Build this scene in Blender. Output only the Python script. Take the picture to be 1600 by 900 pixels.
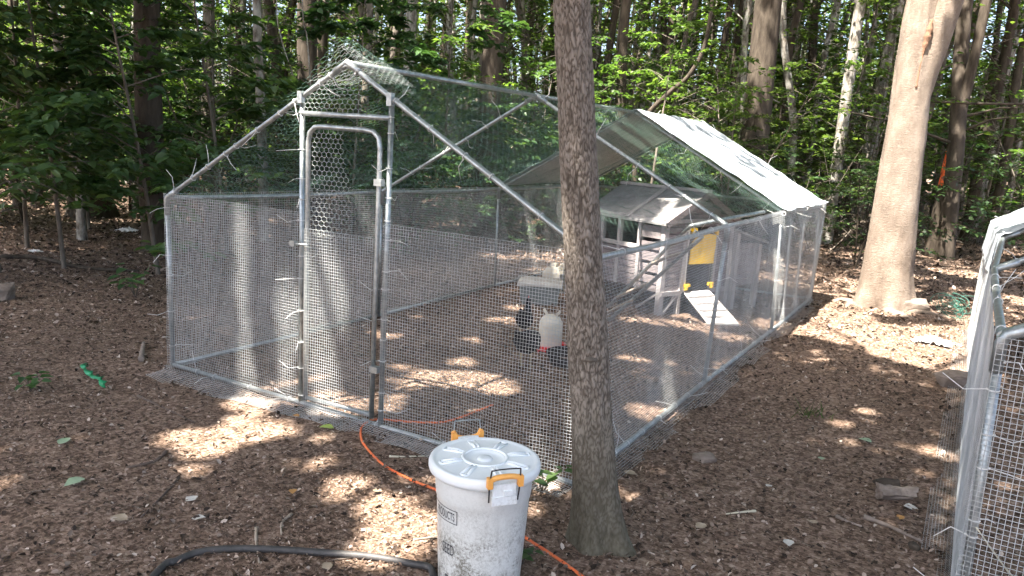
import bpy, math, random
import numpy as np
from mathutils import Vector, Matrix

for o in list(bpy.data.objects):
    bpy.data.objects.remove(o)
sc = bpy.context.scene
col = sc.collection
RND = random.Random(7)
NR = np.random.default_rng(11)
PI = math.pi

# ------------------------------------------------------------------ camera
CAM = np.array([4.384, -3.1184, 1.5836])
YAW, PITCH, ROLL = -0.5253, 0.1855, 0.0567
cy_, sy_, cp_, sp_ = math.cos(YAW), math.sin(YAW), math.cos(PITCH), math.sin(PITCH)
FWD = np.array([sy_*cp_, cy_*cp_, -sp_])
R0 = np.array([cy_, -sy_, 0.0]); U0 = np.cross(R0, FWD)
RIGHT = math.cos(ROLL)*R0 + math.sin(ROLL)*U0
UP = -math.sin(ROLL)*R0 + math.cos(ROLL)*U0
cam = bpy.data.cameras.new('camera')
cam.sensor_width = 36.0
cam.lens = 1197.7/1600*36
cam.clip_start = 0.05; cam.clip_end = 1000
co = bpy.data.objects.new('camera', cam); col.objects.link(co)
co.matrix_world = Matrix(((RIGHT[0], UP[0], -FWD[0], CAM[0]), (RIGHT[1], UP[1], -FWD[1], CAM[1]),
                          (RIGHT[2], UP[2], -FWD[2], CAM[2]), (0, 0, 0, 1)))
sc.camera = co

# ------------------------------------------------------------------ sky, sun, exposure
SUN = Vector((-0.13, -0.42, 0.90)).normalized()
world = bpy.data.worlds.new('World'); sc.world = world; world.use_nodes = True
wn = world.node_tree; wn.nodes.clear()
wo = wn.nodes.new('ShaderNodeOutputWorld'); wb = wn.nodes.new('ShaderNodeBackground')
ws = wn.nodes.new('ShaderNodeTexSky'); ws.sky_type = 'NISHITA'; ws.sun_disc = False; ws.dust_density = 5.0; ws.air_density = 0.8; ws.ozone_density = 0.6
ws.sun_elevation = math.asin(SUN.z); ws.sun_rotation = math.atan2(SUN.x, SUN.y)
wb.inputs['Strength'].default_value = 0.105
wn.links.new(ws.outputs[0], wb.inputs[0]); wn.links.new(wb.outputs[0], wo.inputs[0])
sl = bpy.data.lights.new('sun', 'SUN'); sl.energy = 5.0; sl.angle = math.radians(0.55); sl.color = (1, 0.92, 0.82)
so = bpy.data.objects.new('sun', sl); col.objects.link(so)
so.rotation_euler = SUN.to_track_quat('Z', 'Y').to_euler(); so.location = (0, 0, 30)
sc.view_settings.view_transform = 'Standard'; sc.view_settings.look = 'None'
sc.view_settings.gamma = 1; sc.view_settings.use_curve_mapping = False
sc.view_settings.exposure = 2.7
cy = sc.cycles
cy.max_bounces = 5; cy.diffuse_bounces = 3; cy.glossy_bounces = 2; cy.transmission_bounces = 3
cy.transparent_max_bounces = 6; cy.caustics_reflective = False; cy.caustics_refractive = False
cy.use_adaptive_sampling = True; cy.adaptive_threshold = 0.03
cy.use_denoising = True; cy.sample_clamp_indirect = 6

# ------------------------------------------------------------------ mesh helpers
def mesh_np(name, V, F, smooth=False):
    V = np.asarray(V, np.float32); F = np.asarray(F, np.int32)
    m = bpy.data.meshes.new(name)
    n, k = F.shape
    m.vertices.add(len(V)); m.vertices.foreach_set('co', V.ravel())
    m.loops.add(n*k); m.loops.foreach_set('vertex_index', F.ravel())
    m.polygons.add(n); m.polygons.foreach_set('loop_start', np.arange(0, n*k, k, dtype=np.int32))
    m.polygons.foreach_set('loop_total', np.full(n, k, np.int32))
    if smooth: m.polygons.foreach_set('use_smooth', np.ones(n, bool))
    m.update(); m.validate()
    return m

def link(name, mesh, mat=None, parent=None, kind=None, loc=None):
    o = bpy.data.objects.new(name, mesh); col.objects.link(o)
    if mat is not None and mesh is not None:
        if mesh.materials: pass
        else: mesh.materials.append(mat)
    if parent is not None: o.parent = parent
    if kind: o['kind'] = kind
    if loc is not None: o.location = loc
    return o

def tag(o, label, cat=None, group=None, kind=None):
    o['label'] = label
    if cat: o['category'] = cat
    if group: o['group'] = group
    if kind: o['kind'] = kind
    return o

def empty(name, loc=(0, 0, 0), rz=0.0):
    o = bpy.data.objects.new(name, None); col.objects.link(o)
    o.location = loc; o.rotation_euler = (0, 0, rz); o.empty_display_size = 0.1
    return o

def copy_tree(o, parent=None):
    c = o.copy(); col.objects.link(c)
    if parent is not None: c.parent = parent
    for ch in list(o.children): copy_tree(ch, c)
    return c

class MB:
    def __init__(s): s.v = []; s.f = []; s.sm = []
    def quad(s, *p, smooth=False):
        b = len(s.v); s.v += [tuple(q) for q in p]; s.f.append(tuple(range(b, b+len(p)))); s.sm.append(smooth)
    def box(s, c, d, R=None):
        b = len(s.v)
        for i in (-.5, .5):
            for j in (-.5, .5):
                for k in (-.5, .5):
                    p = Vector((i*d[0], j*d[1], k*d[2]))
                    if R is not None: p = R @ p
                    s.v.append((c[0]+p.x, c[1]+p.y, c[2]+p.z))
        for q in ((0, 1, 3, 2), (4, 6, 7, 5), (0, 4, 5, 1), (2, 3, 7, 6), (0, 2, 6, 4), (1, 5, 7, 3)):
            s.f.append(tuple(b+i for i in q)); s.sm.append(False)
    def bar(s, a, b, w, h, up=(0, 0, 1)):
        a = Vector(a); b = Vector(b); z = (b-a); L = z.length; z.normalize()
        x = Vector(up).cross(z)
        if x.length < 1e-4: x = Vector((1, 0, 0)).cross(z)
        x.normalize(); y = z.cross(x)
        R = Matrix((x, y, z)).transposed()
        s.box((a+b)/2, (w, h, L), R)
    def tube(s, pts, rad, sides=8, cap=True):
        pts = [Vector(p) for p in pts]; n = len(pts)
        if not hasattr(rad, '__len__'): rad = [rad]*n
        t0 = (pts[1]-pts[0]).normalized()
        x = t0.orthogonal().normalized()
        b = len(s.v)
        for i, p in enumerate(pts):
            t = (pts[min(i+1, n-1)]-pts[max(i-1, 0)]).normalized()
            x = (x - t*x.dot(t))
            if x.length < 1e-5: x = t.orthogonal()
            x.normalize(); y = t.cross(x)
            for k in range(sides):
                a = 2*PI*k/sides
                q = p + (x*math.cos(a)+y*math.sin(a))*rad[i]
                s.v.append(tuple(q))
        for i in range(n-1):
            for k in range(sides):
                s.f.append((b+i*sides+k, b+i*sides+(k+1) % sides, b+(i+1)*sides+(k+1) % sides, b+(i+1)*sides+k)); s.sm.append(True)
        if cap:
            s.f.append(tuple(b+k for k in reversed(range(sides)))); s.sm.append(False)
            s.f.append(tuple(b+(n-1)*sides+k for k in range(sides))); s.sm.append(False)
    def lathe(s, prof, c=(0, 0, 0), n=32, smooth=True):
        b = len(s.v)
        for r, z in prof:
            for k in range(n):
                a = 2*PI*k/n
                s.v.append((c[0]+r*math.cos(a), c[1]+r*math.sin(a), c[2]+z))
        for i in range(len(prof)-1):
            for k in range(n):
                s.f.append((b+i*n+k, b+i*n+(k+1) % n, b+(i+1)*n+(k+1) % n, b+(i+1)*n+k)); s.sm.append(smooth)
    def mesh(s, name):
        m = bpy.data.meshes.new(name); m.from_pydata(s.v, [], s.f)
        m.polygons.foreach_set('use_smooth', s.sm); m.update()
        return m
    def build(s, name, mat, parent=None, kind=None, loc=None):
        return link(name, s.mesh(name), mat, parent, kind, loc)

def spline(pts, n):
    P = [np.array(p, float) for p in pts]
    P = [2*P[0]-P[1]] + P + [2*P[-1]-P[-2]]
    out = []
    for i in range(1, len(P)-2):
        for k in range(n):
            t = k/n
            out.append(tuple(0.5*((2*P[i]) + (P[i+1]-P[i-1])*t + (2*P[i-1]-5*P[i]+4*P[i+1]-P[i+2])*t*t + (3*P[i]-P[i-1]-3*P[i+1]+P[i+2])*t**3)))
    out.append(tuple(P[-2])); return out

_T = np.random.default_rng(3).random((256, 256))
def vnoise(x, y):
    x = np.asarray(x, float); y = np.asarray(y, float)
    xi = np.floor(x).astype(int); yi = np.floor(y).astype(int)
    fx = x-xi; fy = y-yi; fx = fx*fx*(3-2*fx); fy = fy*fy*(3-2*fy)
    a = _T[xi & 255, yi & 255]; b = _T[(xi+1) & 255, yi & 255]; c = _T[xi & 255, (yi+1) & 255]; d = _T[(xi+1) & 255, (yi+1) & 255]
    return (a*(1-fx)+b*fx)*(1-fy)+(c*(1-fx)+d*fx)*fy - 0.5
def hgt(x, y):
    x = np.asarray(x, float); y = np.asarray(y, float)
    r = np.hypot(x-2.5, y-2)
    far = np.clip((r-7)/12, 0, 1)
    return (0.05*vnoise(x*.55+9, y*.55)+0.022*vnoise(x*2.1, y*2.1+5)+0.012*vnoise(x*6.3+3, y*6.3)+0.55*far*vnoise(x*.13+40, y*.13+7)) - 0.004
def G(x, y, dz=0.0): return (x, y, float(hgt(x, y))+dz)

# ------------------------------------------------------------------ material helpers
def newmat(name):
    m = bpy.data.materials.new(name); m.use_nodes = True
    nt = m.node_tree; nt.nodes.clear()
    out = nt.nodes.new('ShaderNodeOutputMaterial')
    return m, nt, out
def N(nt, t, **k):
    n = nt.nodes.new(t)
    for a, v in k.items(): setattr(n, a, v)
    return n
def ramp(nt, stops):
    r = N(nt, 'ShaderNodeValToRGB'); e = r.color_ramp.elements
    while len(e) < len(stops): e.new(0.5)
    for i, (p, c) in enumerate(stops):
        e[i].position = p; e[i].color = (c[0], c[1], c[2], 1)
    return r
def noise(nt, scale, detail=4, rough=.6, vec=None, out='Fac'):
    n = N(nt, 'ShaderNodeTexNoise'); n.inputs['Scale'].default_value = scale
    n.inputs['Detail'].default_value = detail; n.inputs['Roughness'].default_value = rough
    if vec is not None: nt.links.new(vec, n.inputs['Vector'])
    return n.outputs[out]
def coords(nt, scale=(1, 1, 1), which='Object'):
    t = N(nt, 'ShaderNodeTexCoord'); m = N(nt, 'ShaderNodeMapping'); m.inputs['Scale'].default_value = scale
    nt.links.new(t.outputs[which], m.inputs['Vector']); return m.outputs[0]

def mat_basic(name, stops, scale=8, rough=.6, metal=0.0, bump=0.0, bscale=None, stretch=(1, 1, 1), detail=4, spec=.5, which='Object', transl=0.0):
    m, nt, out = newmat(name)
    v = coords(nt, stretch, which)
    f = noise(nt, scale, detail, .65, v)
    r = ramp(nt, stops); nt.links.new(f, r.inputs[0])
    b = N(nt, 'ShaderNodeBsdfPrincipled'); nt.links.new(r.outputs[0], b.inputs['Base Color'])
    b.inputs['Metallic'].default_value = metal; b.inputs['Specular IOR Level'].default_value = spec
    rm = N(nt, 'ShaderNodeMapRange'); rm.inputs[3].default_value = max(rough-.12, .05); rm.inputs[4].default_value = min(rough+.12, 1)
    nt.links.new(noise(nt, scale*2.3, 3, .6, v), rm.inputs[0]); nt.links.new(rm.outputs[0], b.inputs['Roughness'])
    if bump:
        bn = N(nt, 'ShaderNodeBump'); bn.inputs['Strength'].default_value = 1; bn.inputs['Distance'].default_value = bump
        nt.links.new(noise(nt, bscale or scale*3, 5, .65, v), bn.inputs['Height']); nt.links.new(bn.outputs[0], b.inputs['Normal'])
    if transl:
        t = N(nt, 'ShaderNodeBsdfTranslucent'); nt.links.new(r.outputs[0], t.inputs[0])
        mx = N(nt, 'ShaderNodeMixShader'); mx.inputs[0].default_value = transl
        nt.links.new(b.outputs[0], mx.inputs[1]); nt.links.new(t.outputs[0], mx.inputs[2]); nt.links.new(mx.outputs[0], out.inputs[0])
    else: nt.links.new(b.outputs[0], out.inputs[0])
    return m

def mat_leaf(name, c0, c1, c2, tr=.45, trc=(1.25, 1.35, .55), gloss=.35):
    m, nt, out = newmat(name)
    g = N(nt, 'ShaderNodeNewGeometry'); oi = N(nt, 'ShaderNodeObjectInfo')
    r = ramp(nt, [(0, c0), (.55, c1), (1, c2)]); nt.links.new(g.outputs['Random Per Island'], r.inputs[0])
    hs = N(nt, 'ShaderNodeHueSaturation')
    mr = N(nt, 'ShaderNodeMapRange'); mr.inputs[3].default_value = .75; mr.inputs[4].default_value = 1.25
    nt.links.new(oi.outputs['Random'], mr.inputs[0]); nt.links.new(mr.outputs[0], hs.inputs['Value'])
    mh = N(nt, 'ShaderNodeMapRange'); mh.inputs[3].default_value = .485; mh.inputs[4].default_value = .515
    nt.links.new(oi.outputs['Random'], mh.inputs[0]); nt.links.new(mh.outputs[0], hs.inputs['Hue'])
    nt.links.new(r.outputs[0], hs.inputs['Color'])
    b = N(nt, 'ShaderNodeBsdfPrincipled'); nt.links.new(hs.outputs[0], b.inputs['Base Color'])
    b.inputs['Roughness'].default_value = .42; b.inputs['Specular IOR Level'].default_value = gloss
    t = N(nt, 'ShaderNodeBsdfTranslucent'); mu = N(nt, 'ShaderNodeMix', data_type='RGBA', blend_type='MULTIPLY')
    mu.inputs[0].default_value = 1; nt.links.new(hs.outputs[0], mu.inputs[6]); mu.inputs[7].default_value = (*trc, 1)
    nt.links.new(mu.outputs[2], t.inputs[0])
    mx = N(nt, 'ShaderNodeMixShader'); mx.inputs[0].default_value = tr
    nt.links.new(b.outputs[0], mx.inputs[1]); nt.links.new(t.outputs[0], mx.inputs[2]); nt.links.new(mx.outputs[0], out.inputs[0])
    return m

def mat_island(name, stops, rough=.85, spec=.25, transl=0.0):
    m, nt, out = newmat(name)
    g = N(nt, 'ShaderNodeNewGeometry'); r = ramp(nt, stops)
    nt.links.new(g.outputs['Random Per Island'], r.inputs[0])
    b = N(nt, 'ShaderNodeBsdfPrincipled'); nt.links.new(r.outputs[0], b.inputs['Base Color'])
    b.inputs['Roughness'].default_value = rough; b.inputs['Specular IOR Level'].default_value = spec
    nt.links.new(b.outputs[0], out.inputs[0])
    return m

def mat_ground():
    """trodden mulch: soil noise broken up by a mosaic of chip- and leaf-sized fragments"""
    m, nt, out = newmat('forest_soil')
    v = coords(nt)
    wob = N(nt, 'ShaderNodeMix', data_type='VECTOR'); wob.inputs[0].default_value = .035
    nt.links.new(v, wob.inputs[4]); nt.links.new(noise(nt, 6, 3, .6, v, 'Color'), wob.inputs[5])
    acc = None
    for sc_, st, wgt in ((62, (1, .55, 1), .2), (115, (.5, 1, 1), .24)):
        mp = N(nt, 'ShaderNodeMapping'); mp.inputs['Scale'].default_value = st; mp.inputs['Rotation'].default_value = (0, 0, .7*sc_); nt.links.new(wob.outputs[1], mp.inputs[0])
        vo = N(nt, 'ShaderNodeTexVoronoi'); vo.inputs['Scale'].default_value = sc_; nt.links.new(mp.outputs[0], vo.inputs['Vector'])
        sp = N(nt, 'ShaderNodeSeparateColor'); nt.links.new(vo.outputs['Color'], sp.inputs[0])
        ma = N(nt, 'ShaderNodeMath', operation='MULTIPLY_ADD'); nt.links.new(sp.outputs[0], ma.inputs[0]); ma.inputs[1].default_value = wgt
        if acc is None: ma.inputs[2].default_value = 0
        else: nt.links.new(acc, ma.inputs[2])
        acc = ma.outputs[0]
    for nn, wgt in ((noise(nt, 60, 5, .7, v), .3), (noise(nt, 7, 6, .7, v), .3), (noise(nt, .9, 5, .6, v), .14)):
        ma = N(nt, 'ShaderNodeMath', operation='MULTIPLY_ADD'); nt.links.new(nn, ma.inputs[0]); ma.inputs[1].default_value = wgt; nt.links.new(acc, ma.inputs[2]); acc = ma.outputs[0]
    r1 = ramp(nt, [(.34, (.034, .024, .017)), (.49, (.112, .074, .052)), (.62, (.2, .138, .101)), (.75, (.32, .232, .176)), (.88, (.46, .38, .31))])
    nt.links.new(acc, r1.inputs[0])
    b = N(nt, 'ShaderNodeBsdfPrincipled'); nt.links.new(r1.outputs[0], b.inputs['Base Color'])
    b.inputs['Roughness'].default_value = .95; b.inputs['Specular IOR Level'].default_value = .15
    bn = N(nt, 'ShaderNodeBump'); bn.inputs['Distance'].default_value = .022
    nt.links.new(acc, bn.inputs['Height']); nt.links.new(bn.outputs[0], b.inputs['Normal'])
    nt.links.new(b.outputs[0], out.inputs[0]); return m

def mat_bark_plate():
    m, nt, out = newmat('plated_bark')
    at = N(nt, 'ShaderNodeAttribute', attribute_name='plate')
    v = coords(nt, (1, 1, .35))
    mul = N(nt, 'ShaderNodeMath', operation='MULTIPLY_ADD'); nt.links.new(noise(nt, 38, 5, .7, v), mul.inputs[0]); mul.inputs[1].default_value = .8; nt.links.new(at.outputs['Fac'], mul.inputs[2])
    r = ramp(nt, [(.3, (.038, .03, .023)), (.62, (.125, .105, .084)), (.98, (.28, .245, .205))]); nt.links.new(mul.outputs[0], r.inputs[0])
    # mossy damp foot of the trunk
    tc = N(nt, 'ShaderNodeTexCoord'); sx = N(nt, 'ShaderNodeSeparateXYZ'); nt.links.new(tc.outputs['Object'], sx.inputs[0])
    mz = N(nt, 'ShaderNodeMath', operation='MULTIPLY_ADD'); nt.links.new(noise(nt, 7, 4, .6, v), mz.inputs[0]); mz.inputs[1].default_value = .5; nt.links.new(sx.outputs[2], mz.inputs[2])
    mr = N(nt, 'ShaderNodeMapRange'); mr.inputs[1].default_value = .35; mr.inputs[2].default_value = .95; mr.inputs[3].default_value = .8; mr.inputs[4].default_value = 0
    nt.links.new(mz.outputs[0], mr.inputs[0])
    mix = N(nt, 'ShaderNodeMix', data_type='RGBA'); nt.links.new(mr.outputs[0], mix.inputs[0]); nt.links.new(r.outputs[0], mix.inputs[6])
    r2 = ramp(nt, [(.3, (.05, .045, .028)), (.7, (.135, .125, .085))]); nt.links.new(noise(nt, 30, 5, .7, v), r2.inputs[0]); nt.links.new(r2.outputs[0], mix.inputs[7])
    b = N(nt, 'ShaderNodeBsdfPrincipled'); nt.links.new(mix.outputs[2], b.inputs['Base Color']); b.inputs['Roughness'].default_value = .9
    b.inputs['Specular IOR Level'].default_value = .2
    bn = N(nt, 'ShaderNodeBump'); bn.inputs['Distance'].default_value = .008; nt.links.new(noise(nt, 70, 4, .7, v), bn.inputs['Height']); nt.links.new(bn.outputs[0], b.inputs['Normal'])
    nt.links.new(b.outputs[0], out.inputs[0]); return m

M = {}
M['ground'] = mat_ground()
M['litter'] = mat_island('brown_leaf_litter', [(0, (.016, .011, .008)), (.35, (.07, .049, .036)), (.62, (.15, .109, .081)), (.86, (.3, .228, .178)), (1, (.52, .44, .37))])
M['chip'] = mat_island('wood_chip', [(0, (.06, .041, .03)), (.4, (.16, .107, .077)), (.8, (.32, .222, .168)), (1, (.52, .43, .36))])
M['twig'] = mat_island('twig_bark', [(0, (.05, .036, .028)), (.6, (.13, .1, .08)), (1, (.28, .24, .2))])
M['galv'] = mat_basic('galvanised_steel', [(.3, (.25, .28, .28)), (.7, (.5, .53, .525))], 26, .42, .75, .0006, 60)
M['wire'] = mat_basic('galvanised_wire', [(.3, (.38, .41, .41)), (.7, (.64, .66, .66))], 6, .42, .3)
M['hexwire'] = mat_basic('hex_netting_wire', [(.3, (.34, .38, .36)), (.7, (.55, .58, .57))], 4, .45, .4)
M['greenwire'] = mat_basic('green_coated_netting', [(.3, (.07, .15, .12)), (.7, (.19, .3, .25))], 4, .35, .3)
M['zip'] = mat_basic('white_nylon', [(.3, (.7, .7, .68)), (.7, (.82, .82, .8))], 10, .4)
M['plate'] = mat_bark_plate()
def mat_smooth():
    m, nt, out = newmat('smooth_tan_bark'); v = coords(nt, (1, 1, .5)); vh = coords(nt, (1, 1, 3.2))
    r = ramp(nt, [(.25, (.11, .085, .066)), (.5, (.2, .16, .127)), (.75, (.31, .262, .218))]); nt.links.new(noise(nt, 5, 8, .72, v), r.inputs[0])
    sp = ramp(nt, [(.58, (0, 0, 0)), (.78, (.8, .8, .8))]); nt.links.new(noise(nt, 15, 7, .75, vh), sp.inputs[0])
    mx = N(nt, 'ShaderNodeMix', data_type='RGBA'); nt.links.new(sp.outputs[0], mx.inputs[0]); nt.links.new(r.outputs[0], mx.inputs[6]); mx.inputs[7].default_value = (.4, .36, .31, 1)
    dk = ramp(nt, [(.6, (0, 0, 0)), (.74, (.7, .7, .7))]); nt.links.new(noise(nt, 13, 6, .75, vh), dk.inputs[0])
    m2 = N(nt, 'ShaderNodeMix', data_type='RGBA'); nt.links.new(dk.outputs[0], m2.inputs[0]); nt.links.new(mx.outputs[2], m2.inputs[6]); m2.inputs[7].default_value = (.12, .085, .06, 1)
    b = N(nt, 'ShaderNodeBsdfPrincipled'); nt.links.new(m2.outputs[2], b.inputs['Base Color']); b.inputs['Roughness'].default_value = .85; b.inputs['Specular IOR Level'].default_value = .25
    bn = N(nt, 'ShaderNodeBump'); bn.inputs['Distance'].default_value = .014
    nt.links.new(noise(nt, 30, 6, .7, vh), bn.inputs['Height']); nt.links.new(bn.outputs[0], b.inputs['Normal'])
    nt.links.new(b.outputs[0], out.inputs[0]); return m
M['smooth'] = mat_smooth()
M['dark_bark'] = mat_basic('dark_bark', [(.3, (.035, .028, .021)), (.7, (.1, .082, .064))], 14, .9, 0, .012, 22, (1, 1, .25), 5, .2)
M['mid_bark'] = mat_basic('grey_bark', [(.3, (.085, .073, .058)), (.7, (.2, .175, .145))], 12, .9, 0, .008, 24, (1, 1, .3), 5, .2)
M['pale_bark'] = mat_basic('pale_lichen_bark', [(.36, (.1, .085, .068)), (.5, (.25, .235, .205)), (.64, (.44, .43, .39))], 11, .9, 0, .005, 30, (1, 1, .45), 6, .2)
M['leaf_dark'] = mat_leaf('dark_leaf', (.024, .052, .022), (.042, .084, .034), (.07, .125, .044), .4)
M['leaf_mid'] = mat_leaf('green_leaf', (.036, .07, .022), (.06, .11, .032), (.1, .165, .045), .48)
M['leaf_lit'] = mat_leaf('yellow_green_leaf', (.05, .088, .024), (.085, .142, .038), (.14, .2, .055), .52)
M['leaf_near'] = mat_leaf('sapling_leaf', (.044, .092, .038), (.07, .135, .052), (.115, .19, .068), .45, gloss=.5)
def mat_tarp():
    m, nt, out = newmat('silver_tarp'); v = coords(nt); vs = coords(nt, (1, 3.5, 1))
    r = ramp(nt, [(.34, (.24, .28, .31)), (.5, (.42, .47, .51)), (.7, (.54, .59, .63))]); nt.links.new(noise(nt, 4, 7, .7, vs), r.inputs[0])
    b = N(nt, 'ShaderNodeBsdfPrincipled'); nt.links.new(r.outputs[0], b.inputs['Base Color']); b.inputs['Roughness'].default_value = .36; b.inputs['Specular IOR Level'].default_value = .6
    vo = N(nt, 'ShaderNodeTexVoronoi', feature='DISTANCE_TO_EDGE'); vo.inputs['Scale'].default_value = 3.2; nt.links.new(vs, vo.inputs['Vector'])
    ad = N(nt, 'ShaderNodeMath', operation='MULTIPLY_ADD'); nt.links.new(vo.outputs[0], ad.inputs[0]); ad.inputs[1].default_value = -.5; nt.links.new(noise(nt, 9, 6, .6, vs), ad.inputs[2])
    bn = N(nt, 'ShaderNodeBump'); bn.inputs['Distance'].default_value = .02; nt.links.new(ad.outputs[0], bn.inputs['Height']); nt.links.new(bn.outputs[0], b.inputs['Normal'])
    t = N(nt, 'ShaderNodeBsdfTranslucent'); nt.links.new(r.outputs[0], t.inputs[0]); mx = N(nt, 'ShaderNodeMixShader'); mx.inputs[0].default_value = .06
    nt.links.new(b.outputs[0], mx.inputs[1]); nt.links.new(t.outputs[0], mx.inputs[2]); nt.links.new(mx.outputs[0], out.inputs[0]); return m
M['tarp'] = mat_tarp()
M['roof_felt'] = mat_basic('grey_roof_felt', [(.3, (.2, .195, .19)), (.7, (.34, .33, .325))], 9, .85, 0, .002, 90)
M['mauve'] = mat_basic('weathered_mauve_wood', [(.3, (.15, .13, .132)), (.7, (.29, .252, .25))], 9, .8, 0, .002, 30, (1, 1, 6))
M['trimwood'] = mat_basic('grey_trim_wood', [(.3, (.3, .28, .275)), (.7, (.47, .44, .43))], 9, .8, 0, .002, 30)
M['rampwood'] = mat_basic('pale_ramp_wood', [(.3, (.5, .48, .46)), (.7, (.68, .66, .63))], 9, .75, 0, .002, 30)
M['yellow'] = mat_basic('yellow_plastic', [(.3, (.88, .52, .02)), (.7, (.95, .64, .04))], 20, .45, 0, .003, 120)
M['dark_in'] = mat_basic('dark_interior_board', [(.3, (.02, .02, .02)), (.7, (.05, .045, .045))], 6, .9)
M['branch'] = mat_basic('peeled_branch', [(.3, (.25, .2, .15)), (.7, (.45, .38, .3))], 14, .8, 0, .004, 30)
M['binwhite'] = None
M['orange'] = mat_basic('orange_plastic', [(.3, (.82, .36, .07)), (.7, (.92, .48, .13))], 12, .45)
M['cord'] = mat_basic('orange_cord_rubber', [(.3, (.72, .13, .035)), (.7, (.85, .22, .07))], 12, .5)
M['hose'] = mat_basic('black_rubber_hose', [(.3, (.025, .025, .025)), (.7, (.075, .07, .066))], 16, .6)
M['hdpe'] = mat_basic('milky_plastic', [(.3, (.55, .5, .4)), (.7, (.72, .68, .58))], 6, .45, transl=.2)
M['red'] = mat_basic('red_plastic', [(.3, (.6, .02, .025)), (.7, (.75, .05, .05))], 8, .35)
M['feather'] = mat_basic('black_feathers', [(.3, (.01, .01, .012)), (.7, (.035, .036, .042))], 60, .8, 0, .006, 90, spec=.15)
M['comb'] = mat_basic('red_comb', [(.3, (.45, .03, .03)), (.7, (.6, .07, .06))], 20, .5)
M['horn'] = mat_basic('horn', [(.3, (.25, .2, .12)), (.7, (.4, .33, .2))], 20, .5)
M['crate'] = mat_basic('beige_plastic', [(.3, (.36, .34, .3)), (.7, (.5, .48, .43))], 6, .6)
M['greybox'] = mat_basic('grey_green_plastic', [(.3, (.12, .14, .13)), (.7, (.2, .22, .21))], 6, .6)
M['stone'] = mat_basic('brown_stone', [(.3, (.13, .1, .08)), (.7, (.28, .23, .19))], 9, .9, 0, .01, 20)
M['driftwood'] = mat_basic('weathered_wood', [(.3, (.12, .09, .07)), (.7, (.36, .3, .25))], 9, .9, 0, .008, 20, (1, 1, 1))
M['greenribbon'] = mat_basic('green_ribbon', [(.3, (.01, .2, .08)), (.7, (.03, .34, .14))], 30, .4)
M['greennet'] = mat_basic('green_netting', [(.3, (.02, .09, .065)), (.7, (.06, .2, .15))], 10, .5)
M['freshleaf'] = mat_basic('pale_green_leaf', [(.3, (.2, .3, .18)), (.7, (.32, .4, .27))], 30, .6)
M['yelleaf'] = mat_basic('yellow_green_fallen_leaf', [(.3, (.3, .42, .06)), (.7, (.45, .55, .12))], 30, .5)
M['tanleaf'] = mat_basic('tan_dead_leaf', [(.3, (.26, .2, .13)), (.7, (.45, .37, .27))], 30, .7)
M['orleaf'] = mat_basic('orange_dead_leaf', [(.3, (.35, .17, .05)), (.7, (.55, .3, .1))], 30, .7)
M['paleleaf'] = mat_basic('grey_white_dead_leaf', [(.3, (.4, .38, .34)), (.7, (.6, .58, .53))], 30, .7)
M['orangepaint'] = mat_basic('orange_marking_paint', [(.42, (.12, .07, .05)), (.52, (.75, .13, .03))], 16, .7)
M['ink'] = mat_basic('worn_black_print', [(.3, (.03, .03, .032)), (.75, (.16, .16, .16))], 40, .6)
M['scar'] = mat_basic('brown_bark_scar', [(.3, (.13, .07, .04)), (.7, (.28, .16, .1))], 14, .9, 0, .01, 30)
M['straw'] = mat_basic('pale_straw', [(.3, (.5, .46, .33)), (.7, (.7, .66, .52))], 14, .7)
M['paper'] = mat_basic('white_litter_paper', [(.3, (.6, .6, .58)), (.7, (.75, .75, .73))], 10, .7)
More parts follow.
